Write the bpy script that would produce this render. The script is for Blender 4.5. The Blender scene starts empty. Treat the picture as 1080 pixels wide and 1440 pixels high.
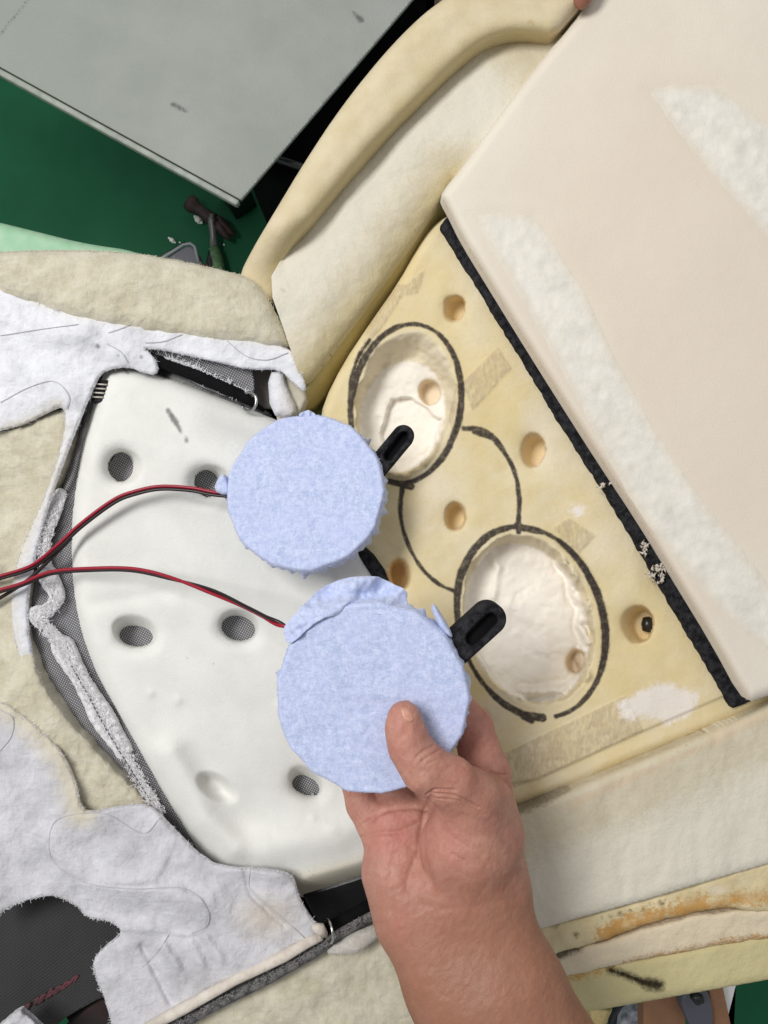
import bpy, math, random
import numpy as np
from mathutils import Vector

# ------------------------------------------------------------------ camera, light
scene = bpy.context.scene
H = 0.45                                   # camera height over the seat surface (z = 0)
TANX = math.tan(math.radians(27.0))
cam_d = bpy.data.cameras.new('camera'); cam = bpy.data.objects.new('camera', cam_d)
scene.collection.objects.link(cam); scene.camera = cam
cam.location = (0, 0, H); cam.rotation_euler = (0, 0, 0)
cam_d.sensor_fit = 'HORIZONTAL'; cam_d.sensor_width = 36; cam_d.lens = 18 / TANX
cam_d.clip_start = 0.01; cam_d.clip_end = 20

world = bpy.data.worlds.new('World'); scene.world = world; world.use_nodes = True
world.node_tree.nodes['Background'].inputs[0].default_value = (0.97, 0.98, 1.0, 1)
world.node_tree.nodes['Background'].inputs[1].default_value = 0.33

def area(name, loc, target, size, size_y, power, col):
    l = bpy.data.lights.new(name, 'AREA'); l.shape = 'RECTANGLE'; l.size = size; l.size_y = size_y
    l.energy = power; l.color = col
    o = bpy.data.objects.new(name, l); scene.collection.objects.link(o); o.location = loc
    d = Vector(target) - Vector(loc); o.rotation_euler = d.to_track_quat('-Z', 'Y').to_euler()
    return o
area('ceiling_tube_lamp', (-0.75, 0.45, 1.35), (-.05, -.05, 0), 0.8, 0.35, 20.5, (1.0, 0.985, 0.96))
area('ceiling_tube_lamp', (0.9, 1.6, 2.0), (0.1, 0, 0), 1.5, 0.8, 7, (1.0, 0.985, 0.96))
scene.view_settings.view_transform = 'Standard'; scene.view_settings.look = 'None'
scene.view_settings.gamma = 1.0; scene.view_settings.exposure = 0.0
scene.cycles.max_bounces = 6; scene.cycles.use_denoising = True

C = scene.collection
rng = np.random.RandomState(7)
K = 2 * TANX / 1080
def PX(px, py, z):
    s = (H - z) * K
    return (px - 540) * s, -(py - 720) * s, z
def P(px, py, z): return Vector(PX(float(px), float(py), float(z)))

# ------------------------------------------------------------------ numpy helpers
def lattice_noise(x, y, scale, seed=0):
    r = np.random.RandomState(seed).rand(257, 257)
    x = np.asarray(x, float) / scale + 1000.3; y = np.asarray(y, float) / scale + 1000.7
    xi = np.floor(x).astype(int); yi = np.floor(y).astype(int)
    fx = x - xi; fy = y - yi; fx = fx*fx*(3-2*fx); fy = fy*fy*(3-2*fy)
    a = r[xi % 257, yi % 257]; b = r[(xi+1) % 257, yi % 257]; c = r[xi % 257, (yi+1) % 257]; d = r[(xi+1) % 257, (yi+1) % 257]
    return (a*(1-fx)*(1-fy) + b*fx*(1-fy) + c*(1-fx)*fy + d*fx*fy) * 2 - 1
def fbm(x, y, scale, seed=0, oct=4):
    t = 0; a = 1; n = 0
    for i in range(oct):
        t = t + a * lattice_noise(x, y, scale / 2**i, seed + i); n += a; a *= 0.5
    return t / n
def sstep(a, b, x):
    t = np.clip((x - a) / (b - a), 0, 1); return t*t*(3-2*t)
def chaikin(pts, it=2, closed=True):
    p = [np.array(q, float) for q in pts]
    for _ in range(it):
        q = []; n = len(p)
        for i in range(n if closed else n-1):
            a, b = p[i], p[(i+1) % n]; q += [a*0.75+b*0.25, a*0.25+b*0.75]
        if not closed: q = [p[0]] + q + [p[-1]]
        p = q
    return p
def rough(pts, amp=1.5, scale=12, seg=5, seed=0, closed=True):
    """an outline cut by hand: subdivided and wobbled"""
    out = []; n = len(pts)
    for i in range(n if closed else n-1):
        a = np.array(pts[i], float); b = np.array(pts[(i+1) % n], float); L = np.linalg.norm(b-a)
        m = max(1, int(L/seg)); nrm = np.array([-(b-a)[1], (b-a)[0]]) / max(L, 1e-6)
        for k in range(m):
            p = a + (b-a)*k/m
            out.append(p + nrm*amp*float(fbm(p[0], p[1], scale, seed, 3)))
    if not closed: out.append(np.array(pts[-1], float))
    return out
def dist_line(pts, X, Y, radii=None):
    """distance to an open polyline (minus its local radius)"""
    best = np.full(np.shape(X), 1e9)
    for i in range(len(pts)-1):
        ax, ay = pts[i][:2]; bx, by = pts[i+1][:2]
        dx, dy = bx-ax, by-ay; L = dx*dx+dy*dy + 1e-9
        t = np.clip(((X-ax)*dx+(Y-ay)*dy)/L, 0, 1)
        d = np.hypot(X-ax-t*dx, Y-ay-t*dy)
        if radii is not None: d = d - (radii[i]*(1-t)+radii[i+1]*t)
        best = np.minimum(best, d)
    return best
def sdf_poly(pts, X, Y):
    best = np.full(np.shape(X), 1e18); inside = np.zeros(np.shape(X), bool); n = len(pts)
    for i in range(n):
        ax, ay = pts[i]; bx, by = pts[(i+1) % n]
        dx, dy = bx-ax, by-ay; L = dx*dx+dy*dy
        if L < 1e-9: continue
        t = np.clip(((X-ax)*dx+(Y-ay)*dy)/L, 0, 1)
        best = np.minimum(best, (X-ax-t*dx)**2+(Y-ay-t*dy)**2)
        c = (ay > Y) != (by > Y)
        if dy != 0: inside ^= c & (X < (Y-ay)*dx/dy+ax)
    d = np.sqrt(best); return np.where(inside, -d, d)
def ell(cx, cy, a, b, rot, X, Y):
    """approximate signed distance to an ellipse, rot in degrees"""
    r = math.radians(rot); c, s = math.cos(r), math.sin(r)
    u = (X-cx)*c+(Y-cy)*s; v = -(X-cx)*s+(Y-cy)*c
    e = np.sqrt((u/a)**2+(v/b)**2)+1e-9
    g = np.sqrt((u/a**2)**2+(v/b**2)**2)/e+1e-9
    return (e-1)/g
def frustum(rim, bot, X, Y, wob=0, seed=0):
    """0 outside the rim ellipse, 1 inside the floor ellipse, sloping wall between"""
    w = wob*fbm(X, Y, 18, seed, 3) if wob else 0
    dr = -(ell(*rim, X, Y)+w); db = ell(*bot, X, Y)+w
    t = np.clip(dr, 0, None)/(np.clip(dr, 0, None)+np.clip(db, 0, None)+1e-6)
    return np.where(dr <= 0, 0, np.where(db <= 0, 1, t))

# ------------------------------------------------------------------ object helpers
def tag(o, label=None, cat=None, group=None, kind=None):
    if label: o['label'] = label
    if cat: o['category'] = cat
    if group: o['group'] = group
    if kind: o['kind'] = kind
    return o
def thing(name, label, cat, loc=(0, 0, 0), group=None):
    o = bpy.data.objects.new(name, None); C.objects.link(o); o.location = loc; o.empty_display_size = .02
    return tag(o, label, cat, group)
def link(name, me, mat, parent=None):
    o = bpy.data.objects.new(name, me); C.objects.link(o); me.materials.append(mat)
    if parent is not None:
        o.parent = parent; l = Vector((0, 0, 0)); p = parent
        while p is not None: l += p.location; p = p.parent
        o.matrix_parent_inverse.translation = -l
    return o
def mesh_np(name, V, F, mat, parent=None, attrs=None, smooth=True):
    me = bpy.data.meshes.new(name)
    me.from_pydata([tuple(v) for v in V] if not isinstance(V, np.ndarray) else V.tolist(), [], F.tolist() if isinstance(F, np.ndarray) else F)
    if smooth: me.polygons.foreach_set('use_smooth', np.ones(len(me.polygons), bool))
    for k, a in (attrs or {}).items():
        at = me.attributes.new(k, 'FLOAT', 'POINT'); at.data.foreach_set('value', np.asarray(a, np.float32))
    me.update()
    return link(name, me, mat, parent)
def sheet(name, sdf, box, zf, step, thick, mat, parent=None, attrs=None, keep=None):
    """a slab whose outline is {sdf<0} in the plan and whose top is zf(X, Y, D); D = distance from the edge (px)"""
    x0, y0, x1, y1 = box
    nx = int((x1-x0)/step)+1; ny = int((y1-y0)/step)+1
    X, Y = np.meshgrid(x0+np.arange(nx)*step, y0+np.arange(ny)*step, indexing='ij')
    S = sdf(X, Y); ins = S < 0
    cell = ins[:-1, :-1] | ins[1:, :-1] | ins[:-1, 1:] | ins[1:, 1:]
    if keep is not None: cell &= keep(X[:-1, :-1]+step/2, Y[:-1, :-1]+step/2)
    gx, gy = np.gradient(S, step)
    gl = np.hypot(gx, gy)+1e-6
    mv = (~ins) & (S < step*3)
    Xs = np.where(mv, X-S*gx/gl, X); Ys = np.where(mv, Y-S*gy/gl, Y)
    D = np.where(ins, -S, 0)
    Z = zf(Xs, Ys, D)
    wx, wy, wz = PX(Xs, Ys, Z)
    used = np.zeros((nx, ny), bool)
    used[:-1, :-1] |= cell; used[1:, :-1] |= cell; used[:-1, 1:] |= cell; used[1:, 1:] |= cell
    idx = -np.ones((nx, ny), int); idx[used] = np.arange(used.sum())
    V = np.stack([wx[used], wy[used], wz[used]], 1)
    a, b, c, d = idx[:-1, :-1][cell], idx[:-1, 1:][cell], idx[1:, 1:][cell], idx[1:, :-1][cell]
    F = np.stack([a, b, c, d], 1)
    at = {k: f(Xs, Ys)[used] for k, f in (attrs or {}).items()}
    if thick:
        E = np.concatenate([F[:, [0, 1]], F[:, [1, 2]], F[:, [2, 3]], F[:, [3, 0]]])
        N = len(V); key = E[:, 0]*N+E[:, 1]; rev = E[:, 1]*N+E[:, 0]
        B = E[~np.isin(key, rev)]
        bv = np.unique(B); m = -np.ones(N, int); m[bv] = N+np.arange(len(bv))
        V2 = V[bv].copy(); V2[:, 2] -= thick
        Q = np.stack([B[:, 1], B[:, 0], m[B[:, 0]], m[B[:, 1]]], 1)
        V = np.concatenate([V, V2]); F = np.concatenate([F, Q])
        at = {k: np.concatenate([v, v[bv]]) for k, v in at.items()}
    return mesh_np(name, V, F, mat, parent, at)
def polysheet(name, pts, zf, step, thick, mat, parent=None, attrs=None, smooth=2, keep=None, minus=None):
    q = chaikin(pts, smooth) if smooth else [np.array(p, float) for p in pts]
    xs = [p[0] for p in q]; ys = [p[1] for p in q]
    def s(X, Y):
        d = sdf_poly(q, X, Y)
        return d if minus is None else np.maximum(d, -minus(X, Y))
    if not callable(zf):
        z0 = zf; zf = lambda X, Y, D: np.full(np.shape(X), float(z0))
    return sheet(name, s, (min(xs)-step*2, min(ys)-step*2, max(xs)+step*2, max(ys)+step*2), zf, step, thick, mat, parent, attrs, keep)
def rnd(D, r, amp):
    """rounded shoulder: how far the top drops at distance D from the edge"""
    t = np.clip(1-D/r, 0, 1); return amp*(1-np.sqrt(np.clip(1-t*t, 0, 1)))
def spline(pts, n=8):
    """Catmull-Rom through points of any dimension"""
    p = [np.array(q, float) for q in pts]; p = [2*p[0]-p[1]]+p+[2*p[-1]-p[-2]]; out = []
    for i in range(1, len(p)-2):
        for k in range(n):
            t = k/n; a, b, c, d = p[i-1], p[i], p[i+1], p[i+2]
            out.append(0.5*(2*b+(c-a)*t+(2*a-5*b+4*c-d)*t*t+(3*b-a-3*c+d)*t**3))
    out.append(p[-2]); return out
def tube_data(path, rad, sides=8, cap=True):
    path = [Vector(p) for p in path]; V = []; F = []; n = len(path)
    if not hasattr(rad, '__len__'): rad = [rad]*n
    up = Vector((0, 0, 1)); prev = None
    for i, p in enumerate(path):
        t = (path[min(i+1, n-1)]-path[max(i-1, 0)])
        t = t.normalized() if t.length > 0 else Vector((1, 0, 0))
        u = (prev if prev is not None else (up if abs(t.z) < .9 else Vector((1, 0, 0))))
        u = (u-t*u.dot(t)).normalized(); prev = u; w = t.cross(u)
        for k in range(sides):
            a = 2*math.pi*k/sides; V.append(tuple(p+(u*math.cos(a)+w*math.sin(a))*rad[i]))
    for i in range(n-1):
        for k in range(sides):
            a = i*sides+k; b = i*sides+(k+1) % sides; F.append((a, b, b+sides, a+sides))
    if cap: F.append(tuple(range(sides))[::-1]); F.append(tuple((n-1)*sides+k for k in range(sides)))
    return V, F
def join(parts):
    V = []; F = []
    for v, f in parts:
        o = len(V); V += list(v); F += [tuple(i+o for i in q) for q in f]
    return V, F
def tube(name, path, rad, mat, parent=None, sides=8):
    V, F = tube_data(path, rad, sides); return mesh_np(name, V, F, mat, parent)
def bevel(o, w=.002, seg=2):
    m = o.modifiers.new('bevel', 'BEVEL'); m.width = w; m.segments = seg; m.limit_method = 'ANGLE'; return o
def prism(name, pts, z0, z1, mat, parent=None, bev=.0015, zs=None):
    """polygon (px at the top's height) extruded from z0 up to z1; zs = own top height per corner"""
    n = len(pts); V = []
    for i, (x, y) in enumerate(pts):
        zt = zs[i] if zs else z1; V.append(tuple(P(x, y, zt)))
    V = [(v[0], v[1], z0-(z1-v[2])) for v in V]+V
    F = [tuple(range(n, 2*n)), tuple(range(n))[::-1]]+[(i, (i+1) % n, n+(i+1) % n, n+i) for i in range(n)]
    o = mesh_np(name, V, F, mat, parent, smooth=False)
    import bmesh
    bm = bmesh.new(); bm.from_mesh(o.data); bmesh.ops.recalc_face_normals(bm, faces=bm.faces); bm.to_mesh(o.data); bm.free()
    return bevel(o, bev) if bev else o
def box3(name, c, size, rz, mat, parent=None, bev=.001, rx=0):
    import bmesh
    from mathutils import Matrix
    bm = bmesh.new(); bmesh.ops.create_cube(bm, size=1)
    bmesh.ops.scale(bm, vec=size, verts=bm.verts)
    bmesh.ops.rotate(bm, cent=(0, 0, 0), matrix=Matrix.Rotation(rx, 3, 'X'), verts=bm.verts)
    bmesh.ops.rotate(bm, cent=(0, 0, 0), matrix=Matrix.Rotation(rz, 3, 'Z'), verts=bm.verts)
    bmesh.ops.translate(bm, vec=c, verts=bm.verts)
    me = bpy.data.meshes.new(name); bm.to_mesh(me); bm.free()
    o = link(name, me, mat, parent)
    return bevel(o, bev) if bev else o

# ------------------------------------------------------------------ materials
def lin(c):
    if isinstance(c, tuple) and max(c) > 1:
        return tuple(((v/255)/12.92 if v/255 <= .04045 else ((v/255+.055)/1.055)**2.4) for v in c)+(1,)
    return tuple(c)+((1,) if len(c) == 3 else ())
class NT:
    def __init__(s, name):
        s.m = bpy.data.materials.new(name); s.m.use_nodes = True; s.t = s.m.node_tree
        s.b = s.t.nodes['Principled BSDF']; s.tc = s.t.nodes.new('ShaderNodeTexCoord')
    def n(s, ty, **k):
        nd = s.t.nodes.new('ShaderNode'+ty)
        for a, v in k.items(): setattr(nd, a, v)
        return nd
    def l(s, a, b): s.t.links.new(a, b)
    def noise(s, scale, detail=4, rough=.55, stretch=None, rot=0, dist=0):
        nd = s.n('TexNoise'); nd.inputs['Scale'].default_value = scale; nd.inputs['Detail'].default_value = detail
        nd.inputs['Roughness'].default_value = rough; nd.inputs['Distortion'].default_value = dist
        if stretch or rot:
            mp = s.n('Mapping'); mp.inputs['Scale'].default_value = stretch or (1, 1, 1); mp.inputs['Rotation'].default_value = (0, 0, rot)
            s.l(s.tc.outputs['Object'], mp.inputs[0]); s.l(mp.outputs[0], nd.inputs['Vector'])
        else: s.l(s.tc.outputs['Object'], nd.inputs['Vector'])
        return nd.outputs['Fac']
    def math(s, op, a, b=None, clamp=False):
        nd = s.n('Math', operation=op, use_clamp=clamp)
        for i, v in enumerate((a, b)):
            if v is None: continue
            if isinstance(v, (int, float)): nd.inputs[i].default_value = v
            else: s.l(v, nd.inputs[i])
        return nd.outputs[0]
    def rng(s, v, a, b, c=0, d=1):
        nd = s.n('MapRange'); nd.interpolation_type = 'SMOOTHSTEP'
        for i, x in enumerate((a, b, c, d)): nd.inputs[i+1].default_value = x
        s.l(v, nd.inputs[0]); return nd.outputs[0]
    def mix(s, f, a, b):
        nd = s.n('Mix', data_type='RGBA')
        if isinstance(f, (int, float)): nd.inputs[0].default_value = f
        else: s.l(f, nd.inputs[0])
        for i, v in ((6, a), (7, b)):
            if isinstance(v, tuple): nd.inputs[i].default_value = lin(v)
            else: s.l(v, nd.inputs[i])
        return nd.outputs[2]
    def attr(s, name):
        nd = s.n('Attribute'); nd.attribute_name = name; return nd.outputs['Fac']
    def bump(s, h, dist, strength=1, prev=None):
        nd = s.n('Bump'); nd.inputs['Strength'].default_value = strength; nd.inputs['Distance'].default_value = dist
        s.l(h, nd.inputs['Height'])
        if prev is not None: s.l(prev, nd.inputs['Normal'])
        return nd.outputs[0]
    def out(s, col=None, rough=None, nrm=None, **k):
        if col is not None:
            if isinstance(col, tuple): s.b.inputs['Base Color'].default_value = lin(col)
            else: s.l(col, s.b.inputs['Base Color'])
        if rough is not None:
            if isinstance(rough, (int, float)): s.b.inputs['Roughness'].default_value = rough
            else: s.l(rough, s.b.inputs['Roughness'])
        if nrm is not None: s.l(nrm, s.b.inputs['Normal'])
        for a, v in k.items():
            i = s.b.inputs[a.replace('_', ' ')]
            i.default_value = v
        return s.m

def foam(name, a, b, marks=(), scale=60, pore=2600, bump=.00035, lump=0, sheen=0, rough=.95, sss=0):
    """moulded foam. marks: (attribute, colour, softness px, wobble px, strength)"""
    s = NT(name)
    col = s.mix(s.rng(s.noise(scale, 5, .6), .3, .7), a, b)
    fine = s.noise(pore, 2, .5)
    col = s.mix(s.math('MULTIPLY', s.rng(fine, .35, .7), .10), col, (255, 255, 250))
    col = s.mix(s.math('MULTIPLY', s.rng(s.noise(1500, 2, .5), .74, .80), .5), col, (120, 100, 76))
    wn = s.noise(450, 4, .65)
    for (at, c, soft, wob, st) in marks:
        v = s.math('ADD', s.attr(at), s.math('MULTIPLY', s.math('SUBTRACT', wn, .5), wob*2))
        m = s.math('MULTIPLY', s.rng(v, -soft, soft), st)
        if at in ('ink', 'smudge'): m = s.math('MULTIPLY', m, s.rng(s.noise(300, 4, .6), .3, .55, .85, 1))
        if at == 'rust': m = s.math('MULTIPLY', m, s.rng(s.noise(90, 4, .6), .36, .56, .45, 1))
        if at == 'tape': m = s.math('MULTIPLY', m, s.rng(s.noise(500, 4, .7, (1, .35, 1), .6), .35, .62, .35, 1))
        col = s.mix(m, col, c)
    h = s.math('ADD', s.math('MULTIPLY', fine, .5), s.math('MULTIPLY', s.noise(700, 4, .6), .5))
    nr = s.bump(h, bump)
    if lump: nr = s.bump(s.noise(130, 5, .6), lump, 1, nr)
    return s.out(col, rough, nr, Sheen_Weight=sheen, Specular_IOR_Level=.25)

def felt(name, a, b, fibre=1.0, scale=90, amb=None, bump=.0008, marks=()):
    """non-woven batting: crossing fibres at several angles"""
    s = NT(name)
    f1 = s.noise(520, 6, .72, (1, .22, 1), .5, .6); f2 = s.noise(560, 6, .72, (.22, 1, 1), .9, .6); f3 = s.noise(1500, 3, .6)
    f = s.math('ADD', s.math('MULTIPLY', s.math('MAXIMUM', f1, f2), .8), s.math('MULTIPLY', f3, .35))
    big = s.noise(scale, 5, .6)
    col = s.mix(s.rng(big, .3, .7), a, b)
    col = s.mix(s.math('MULTIPLY', s.rng(f, .5, .85), .22*fibre), col, (255, 255, 255))
    wn = s.noise(300, 4, .65)
    for (at, c, soft, wob, st) in marks:
        v = s.math('ADD', s.attr(at), s.math('MULTIPLY', s.math('SUBTRACT', wn, .5), wob*2))
        col = s.mix(s.math('MULTIPLY', s.rng(v, -soft, soft), st), col, c)
    nr = s.bump(f, bump*fibre, .8); nr = s.bump(s.noise(220, 5, .6), .0018*fibre, .7, nr)
    return s.out(col, 1.0, nr, Sheen_Weight=.25, Sheen_Roughness=.6, Specular_IOR_Level=.1)

INK = (36, 29, 36)
M = {}
M['foam_panel'] = foam('old_cream_foam', (229, 214, 177), (221, 203, 156),
    [('yellow', (222, 200, 140), 40, 10, .5), ('pale', (233, 223, 200), 16, 14, .8), ('rust', (196, 132, 40), 8, 10, .75), ('tape', (190, 172, 142), 1.2, 2.5, .72),
     ('batt', (250, 244, 234), 2.5, 6, .97), ('hole', (222, 196, 152), 4, 3, .6), ('fluff', (240, 232, 224), 6, 12, .9), ('smudge', (60, 50, 48), 5, 5, .45), ('ink', INK, 1.7, 1.3, .93)], lump=.0006)
M['foam_rim'] = foam('yellowed_rim_foam', (216, 202, 170), (206, 190, 152), [('yellow', (204, 186, 128), 14, 8, .5), ('rust', (160, 105, 30), 3, 3, .8), ('pale', (228, 212, 190), 14, 10, .6)], lump=.0004)
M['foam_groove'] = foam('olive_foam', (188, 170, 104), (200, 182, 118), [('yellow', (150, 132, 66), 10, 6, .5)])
M['foam_wing'] = foam('pale_wing_foam', (212, 202, 178), (203, 192, 165), [('yellow', (212, 196, 148), 18, 10, .8), ('batt', (222, 217, 202), 25, 30, .9), ('smudge', (80, 66, 48), 6, 8, .6), ('rust', (120, 70, 45), 2, 2, .7), ('tape', (214, 190, 160), 2, 3, .6)], lump=.0010)
M['foam_ledge'] = foam('stained_ledge_foam', (222, 208, 168), (208, 190, 146), [('pale', (222, 208, 184), 5, 8, .8), ('olive', (200, 190, 142), 8, 8, .8), ('rust', (190, 134, 50), 6, 22, .8), ('smudge', (50, 42, 26), 5, 6, .85), ('ink', (44, 36, 20), 2.0, 3, .95)], lump=.0012)
M['foam_sheet'] = foam('soft_white_foam_sheet', (229, 221, 206), (224, 215, 200), [('pink', (222, 207, 190), 90, 20, .6)], scale=25, pore=1500, bump=.0003, sheen=.2)
M['batting'] = felt('white_batting', (234, 229, 219), (222, 217, 206), .4, marks=[('blend', (222, 212, 194), 12, 5, 1)])
M['cream_batting'] = felt('cream_batting', (212, 205, 183), (194, 186, 160), 1.0, 70)
M['felt_white'] = felt('white_felt', (236, 237, 243), (216, 217, 223), 1, 60, marks=[('cream', (214, 206, 184), 16, 16, 1), ('smudge', (90, 85, 85), 2, 2, .8), ('warm', (214, 206, 192), 20, 12, .8)])
M['felt_grey'] = felt('grey_white_felt', (214, 213, 219), (188, 187, 192), 1, 45, marks=[('cream', (210, 203, 184), 18, 18, 1), ('warm', (205, 196, 184), 22, 14, .8)])
M['pad'] = foam('white_pad_foam', (231, 231, 226), (224, 224, 219), [('yellow', (214, 206, 178), 14, 14, .6), ('smudge', (70, 62, 62), 2.5, 3, .75), ('grey_tint', (150, 148, 148), 24, 16, .3)], pore=1800, bump=.0004, rough=1.0)
M['frayed'] = NT('frayed_white_thread').out((246, 245, 247), 1.0)
def weave(name, a, b, pitch, rot, amt=1.0):
    s = NT(name); mp = s.n('Mapping'); mp.inputs['Rotation'].default_value = (0, 0, rot); s.l(s.tc.outputs['Object'], mp.inputs[0])
    ws = []
    for d in ('X', 'Y'):
        w = s.n('TexWave', wave_type='BANDS', bands_direction=d); w.inputs['Scale'].default_value = .314/pitch*1.0
        w.inputs['Distortion'].default_value = .5; w.inputs['Detail'].default_value = 1; s.l(mp.outputs[0], w.inputs['Vector']); ws.append(w.outputs['Fac'])
    h = s.math('MULTIPLY', ws[0], ws[1])
    col = s.mix(s.math('MULTIPLY', s.rng(h, .15, .6), amt), a, b)
    col = s.mix(s.math('MULTIPLY', s.noise(120, 3), .3), col, a)
    return s.out(col, .9, s.bump(h, .0004))
M['mesh_fabric'] = weave('grey_spacer_mesh', (96, 96, 100), (206, 204, 206), .0013, .5)
M['dark_fabric'] = weave('charcoal_fabric', (54, 53, 54), (72, 70, 70), .0018, .9, .5)
def plain(name, c, rough=.6, metal=0, bump=0, scale=300, c2=None, spec=.5):
    s = NT(name); col = c
    if c2: col = s.mix(s.rng(s.noise(scale*.3, 5), .3, .7), c, c2)
    nr = s.bump(s.noise(scale, 4), bump) if bump else None
    return s.out(col, rough, nr, Metallic=metal, Specular_IOR_Level=spec)
M['black_plastic'] = plain('black_plastic', (26, 26, 28), .35, 0, .0002, 200)
M['black_fuzz'] = plain('black_loop_tape', (30, 30, 32), 1.0, 0, .0018, 900, (62, 62, 66), .1)
M['void'] = plain('black_cloth', (14, 14, 16), .9, c2=(22, 21, 23), spec=.1)
M['metal'] = plain('bright_steel', (200, 200, 196), .22, 1)
M['red_wire'] = plain('red_wire_sheath', (150, 8, 40), .42)
M['black_wire'] = plain('black_wire_sheath', (30, 12, 16), .42)
M['rod'] = plain('white_cord', (222, 214, 204), .9, 0, .0006, 500, (200, 190, 178))
def blue():
    s = NT('blue_nonwoven')
    f1 = s.noise(900, 4, .7, (1, .3, 1), .4, 1.2); f2 = s.noise(900, 4, .7, (.3, 1, 1), .2, 1.2); f3 = s.noise(320, 6, .75)
    f = s.math('ADD', s.math('MULTIPLY', s.math('MAXIMUM', f1, f2), .6), s.math('MULTIPLY', f3, .5))
    col = s.mix(s.rng(f, .46, .68), (176, 190, 226), (210, 219, 247))
    col = s.mix(s.math('MULTIPLY', s.rng(s.noise(70, 4), .4, .65), .35), col, (200, 205, 242))
    col = s.mix(s.math('MULTIPLY', s.rng(s.noise(420, 6, .8), .55, .70), .6), col, (150, 160, 200))
    nr = s.bump(f, .0007, .8)
    return s.out(col, .95, nr, Sheen_Weight=.3, Specular_IOR_Level=.15)
M['blue'] = blue()
def skin():
    s = NT('skin')
    col = s.mix(s.rng(s.noise(60, 5, .6), .3, .7), (193, 144, 126), (178, 126, 110))
    col = s.mix(s.math('MULTIPLY', s.rng(s.noise(300, 4, .7), .42, .7), .4), col, (160, 100, 86))
    col = s.mix(s.math('MULTIPLY', s.rng(s.noise(140, 5, .7, (1, .5, 1), .3), .5, .7), .35), col, (206, 162, 138))
    vein = s.noise(38, 3, .5, (1, .35, 1), .2)
    col = s.mix(s.math('MULTIPLY', s.rng(vein, .54, .62), .16), col, (150, 128, 118))
    col = s.mix(s.math('MULTIPLY', s.attr('red'), .7), col, (198, 118, 110))
    col = s.mix(s.math('MULTIPLY', s.attr('tan'), .85), col, (146, 101, 76))
    v = s.n('TexVoronoi', feature='DISTANCE_TO_EDGE'); v.inputs['Scale'].default_value = 900; s.l(s.tc.outputs['Object'], v.inputs['Vector'])
    nr = s.bump(v.outputs['Distance'], .00025, .6); nr = s.bump(s.noise(260, 5, .65, (1, .35, 1), .25), .0007, .6, nr)
    return s.out(col, .5, nr, Subsurface_Weight=.18, Subsurface_Radius=(.006, .002, .0012), Subsurface_Scale=.6, Specular_IOR_Level=.4)
M['skin'] = skin()
M['nail'] = plain('nail', (205, 150, 130), .3, 0, 0, 300, (196, 140, 122))
def floorm():
    s = NT('green_floor_paint')
    col = s.mix(s.rng(s.noise(7, 5, .6), .3, .7), (18, 84, 54), (24, 94, 62))
    w = s.noise(22, 6, .8, (1, 5, 1), .5); col = s.mix(s.math('MULTIPLY', s.rng(w, .66, .72), .16), col, (60, 120, 92))
    return s.out(col, .6, None, Specular_IOR_Level=.2)
M['floor'] = floorm()
def boardm():
    s = NT('grey_laminate')
    col = s.mix(s.rng(s.noise(9, 5, .6), .3, .7), (166, 170, 164), (152, 158, 151))
    col = s.mix(s.math('MULTIPLY', s.rng(s.noise(3.5, 2), .45, .7), .5), col, (146, 156, 144))
    col = s.mix(s.math('MULTIPLY', s.rng(s.noise(900, 3), .5, .7), .22), col, (130, 134, 128))
    v = s.math('ADD', s.attr('scuff'), s.math('MULTIPLY', s.math('SUBTRACT', s.noise(300, 4), .5), 6))
    col = s.mix(s.math('MULTIPLY', s.rng(v, -3, 3), .8), col, (80, 84, 80))
    return s.out(col, .6, s.bump(s.noise(500, 3), .0005))
M['board'] = boardm()

# ------------------------------------------------------------------ floor and what stands on it
ZF = -0.75
me_floor = mesh_np('floor', [(-3, -3, ZF), (3, -3, ZF), (3, 3, ZF), (-3, 3, ZF)], [(0, 1, 2, 3)], M['floor'], smooth=False)
tag(me_floor, kind='structure')

ZB = -0.28
bd = thing('work_table', 'pale grey laminate tabletop with scuffs and a raised edge strip over the green floor', 'table', P(200, 100, ZF))
board_pts = [(-700, -1200), (1602, -1200), (578, 0), (340, 278), (-700, -279)]
def scuff(X, Y):
    d = np.minimum(dist_line([(496, 17), (508, 28)], X, Y, [1, 4]), dist_line([(243, 147), (262, 156)], X, Y, [3, 2]))
    d = np.minimum(d, dist_line([(40, 0), (8, 38), (0, 50)], X, Y, [.6, .8, .8])); return -d
polysheet('tabletop', [(-300, -200), (750, -200), (338, 282), (-300, -70)], lambda X, Y, D: ZB+0*X, 4, .004, M['board'], bd, {'scuff': scuff}, smooth=0)
# the raised strip along the near edge
a = np.array((-300, -70.0)); b = np.array((338, 282.0)); nrm = np.array((-(b-a)[1], (b-a)[0])); nrm /= np.linalg.norm(nrm)
prism('edge_strip', [tuple(a), tuple(b+np.array((-1, -.5))), tuple(b+nrm*9+np.array((-1, -1))), tuple(a+nrm*9)], ZB-.006, ZB+.003, plain('edge_strip_laminate', (172, 178, 168), .5, c2=(148, 156, 146)), bd, .002)
prism('edge_seam', [tuple(a-nrm*1.5), tuple(b-nrm*1.5+np.array((0, 0))), tuple(b), tuple(a)], ZB-.002, ZB+.0012, plain('seam_dirt', (70, 72, 68), .9), bd, 0)
for (x, y) in ((250, 150), (640, -150)):
    c = P(x, y, ZB); box3('leg', (c.x-.03, c.y+.1, (ZB+ZF)/2-.01), (.04, .04, ZB-ZF-.02), .6, M['black_plastic'], bd)
ck = thing('gap_block', 'black block filling the dark gap beside the grey tabletop, with post and rail', 'machine', P(520, 60, ZF))
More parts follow.
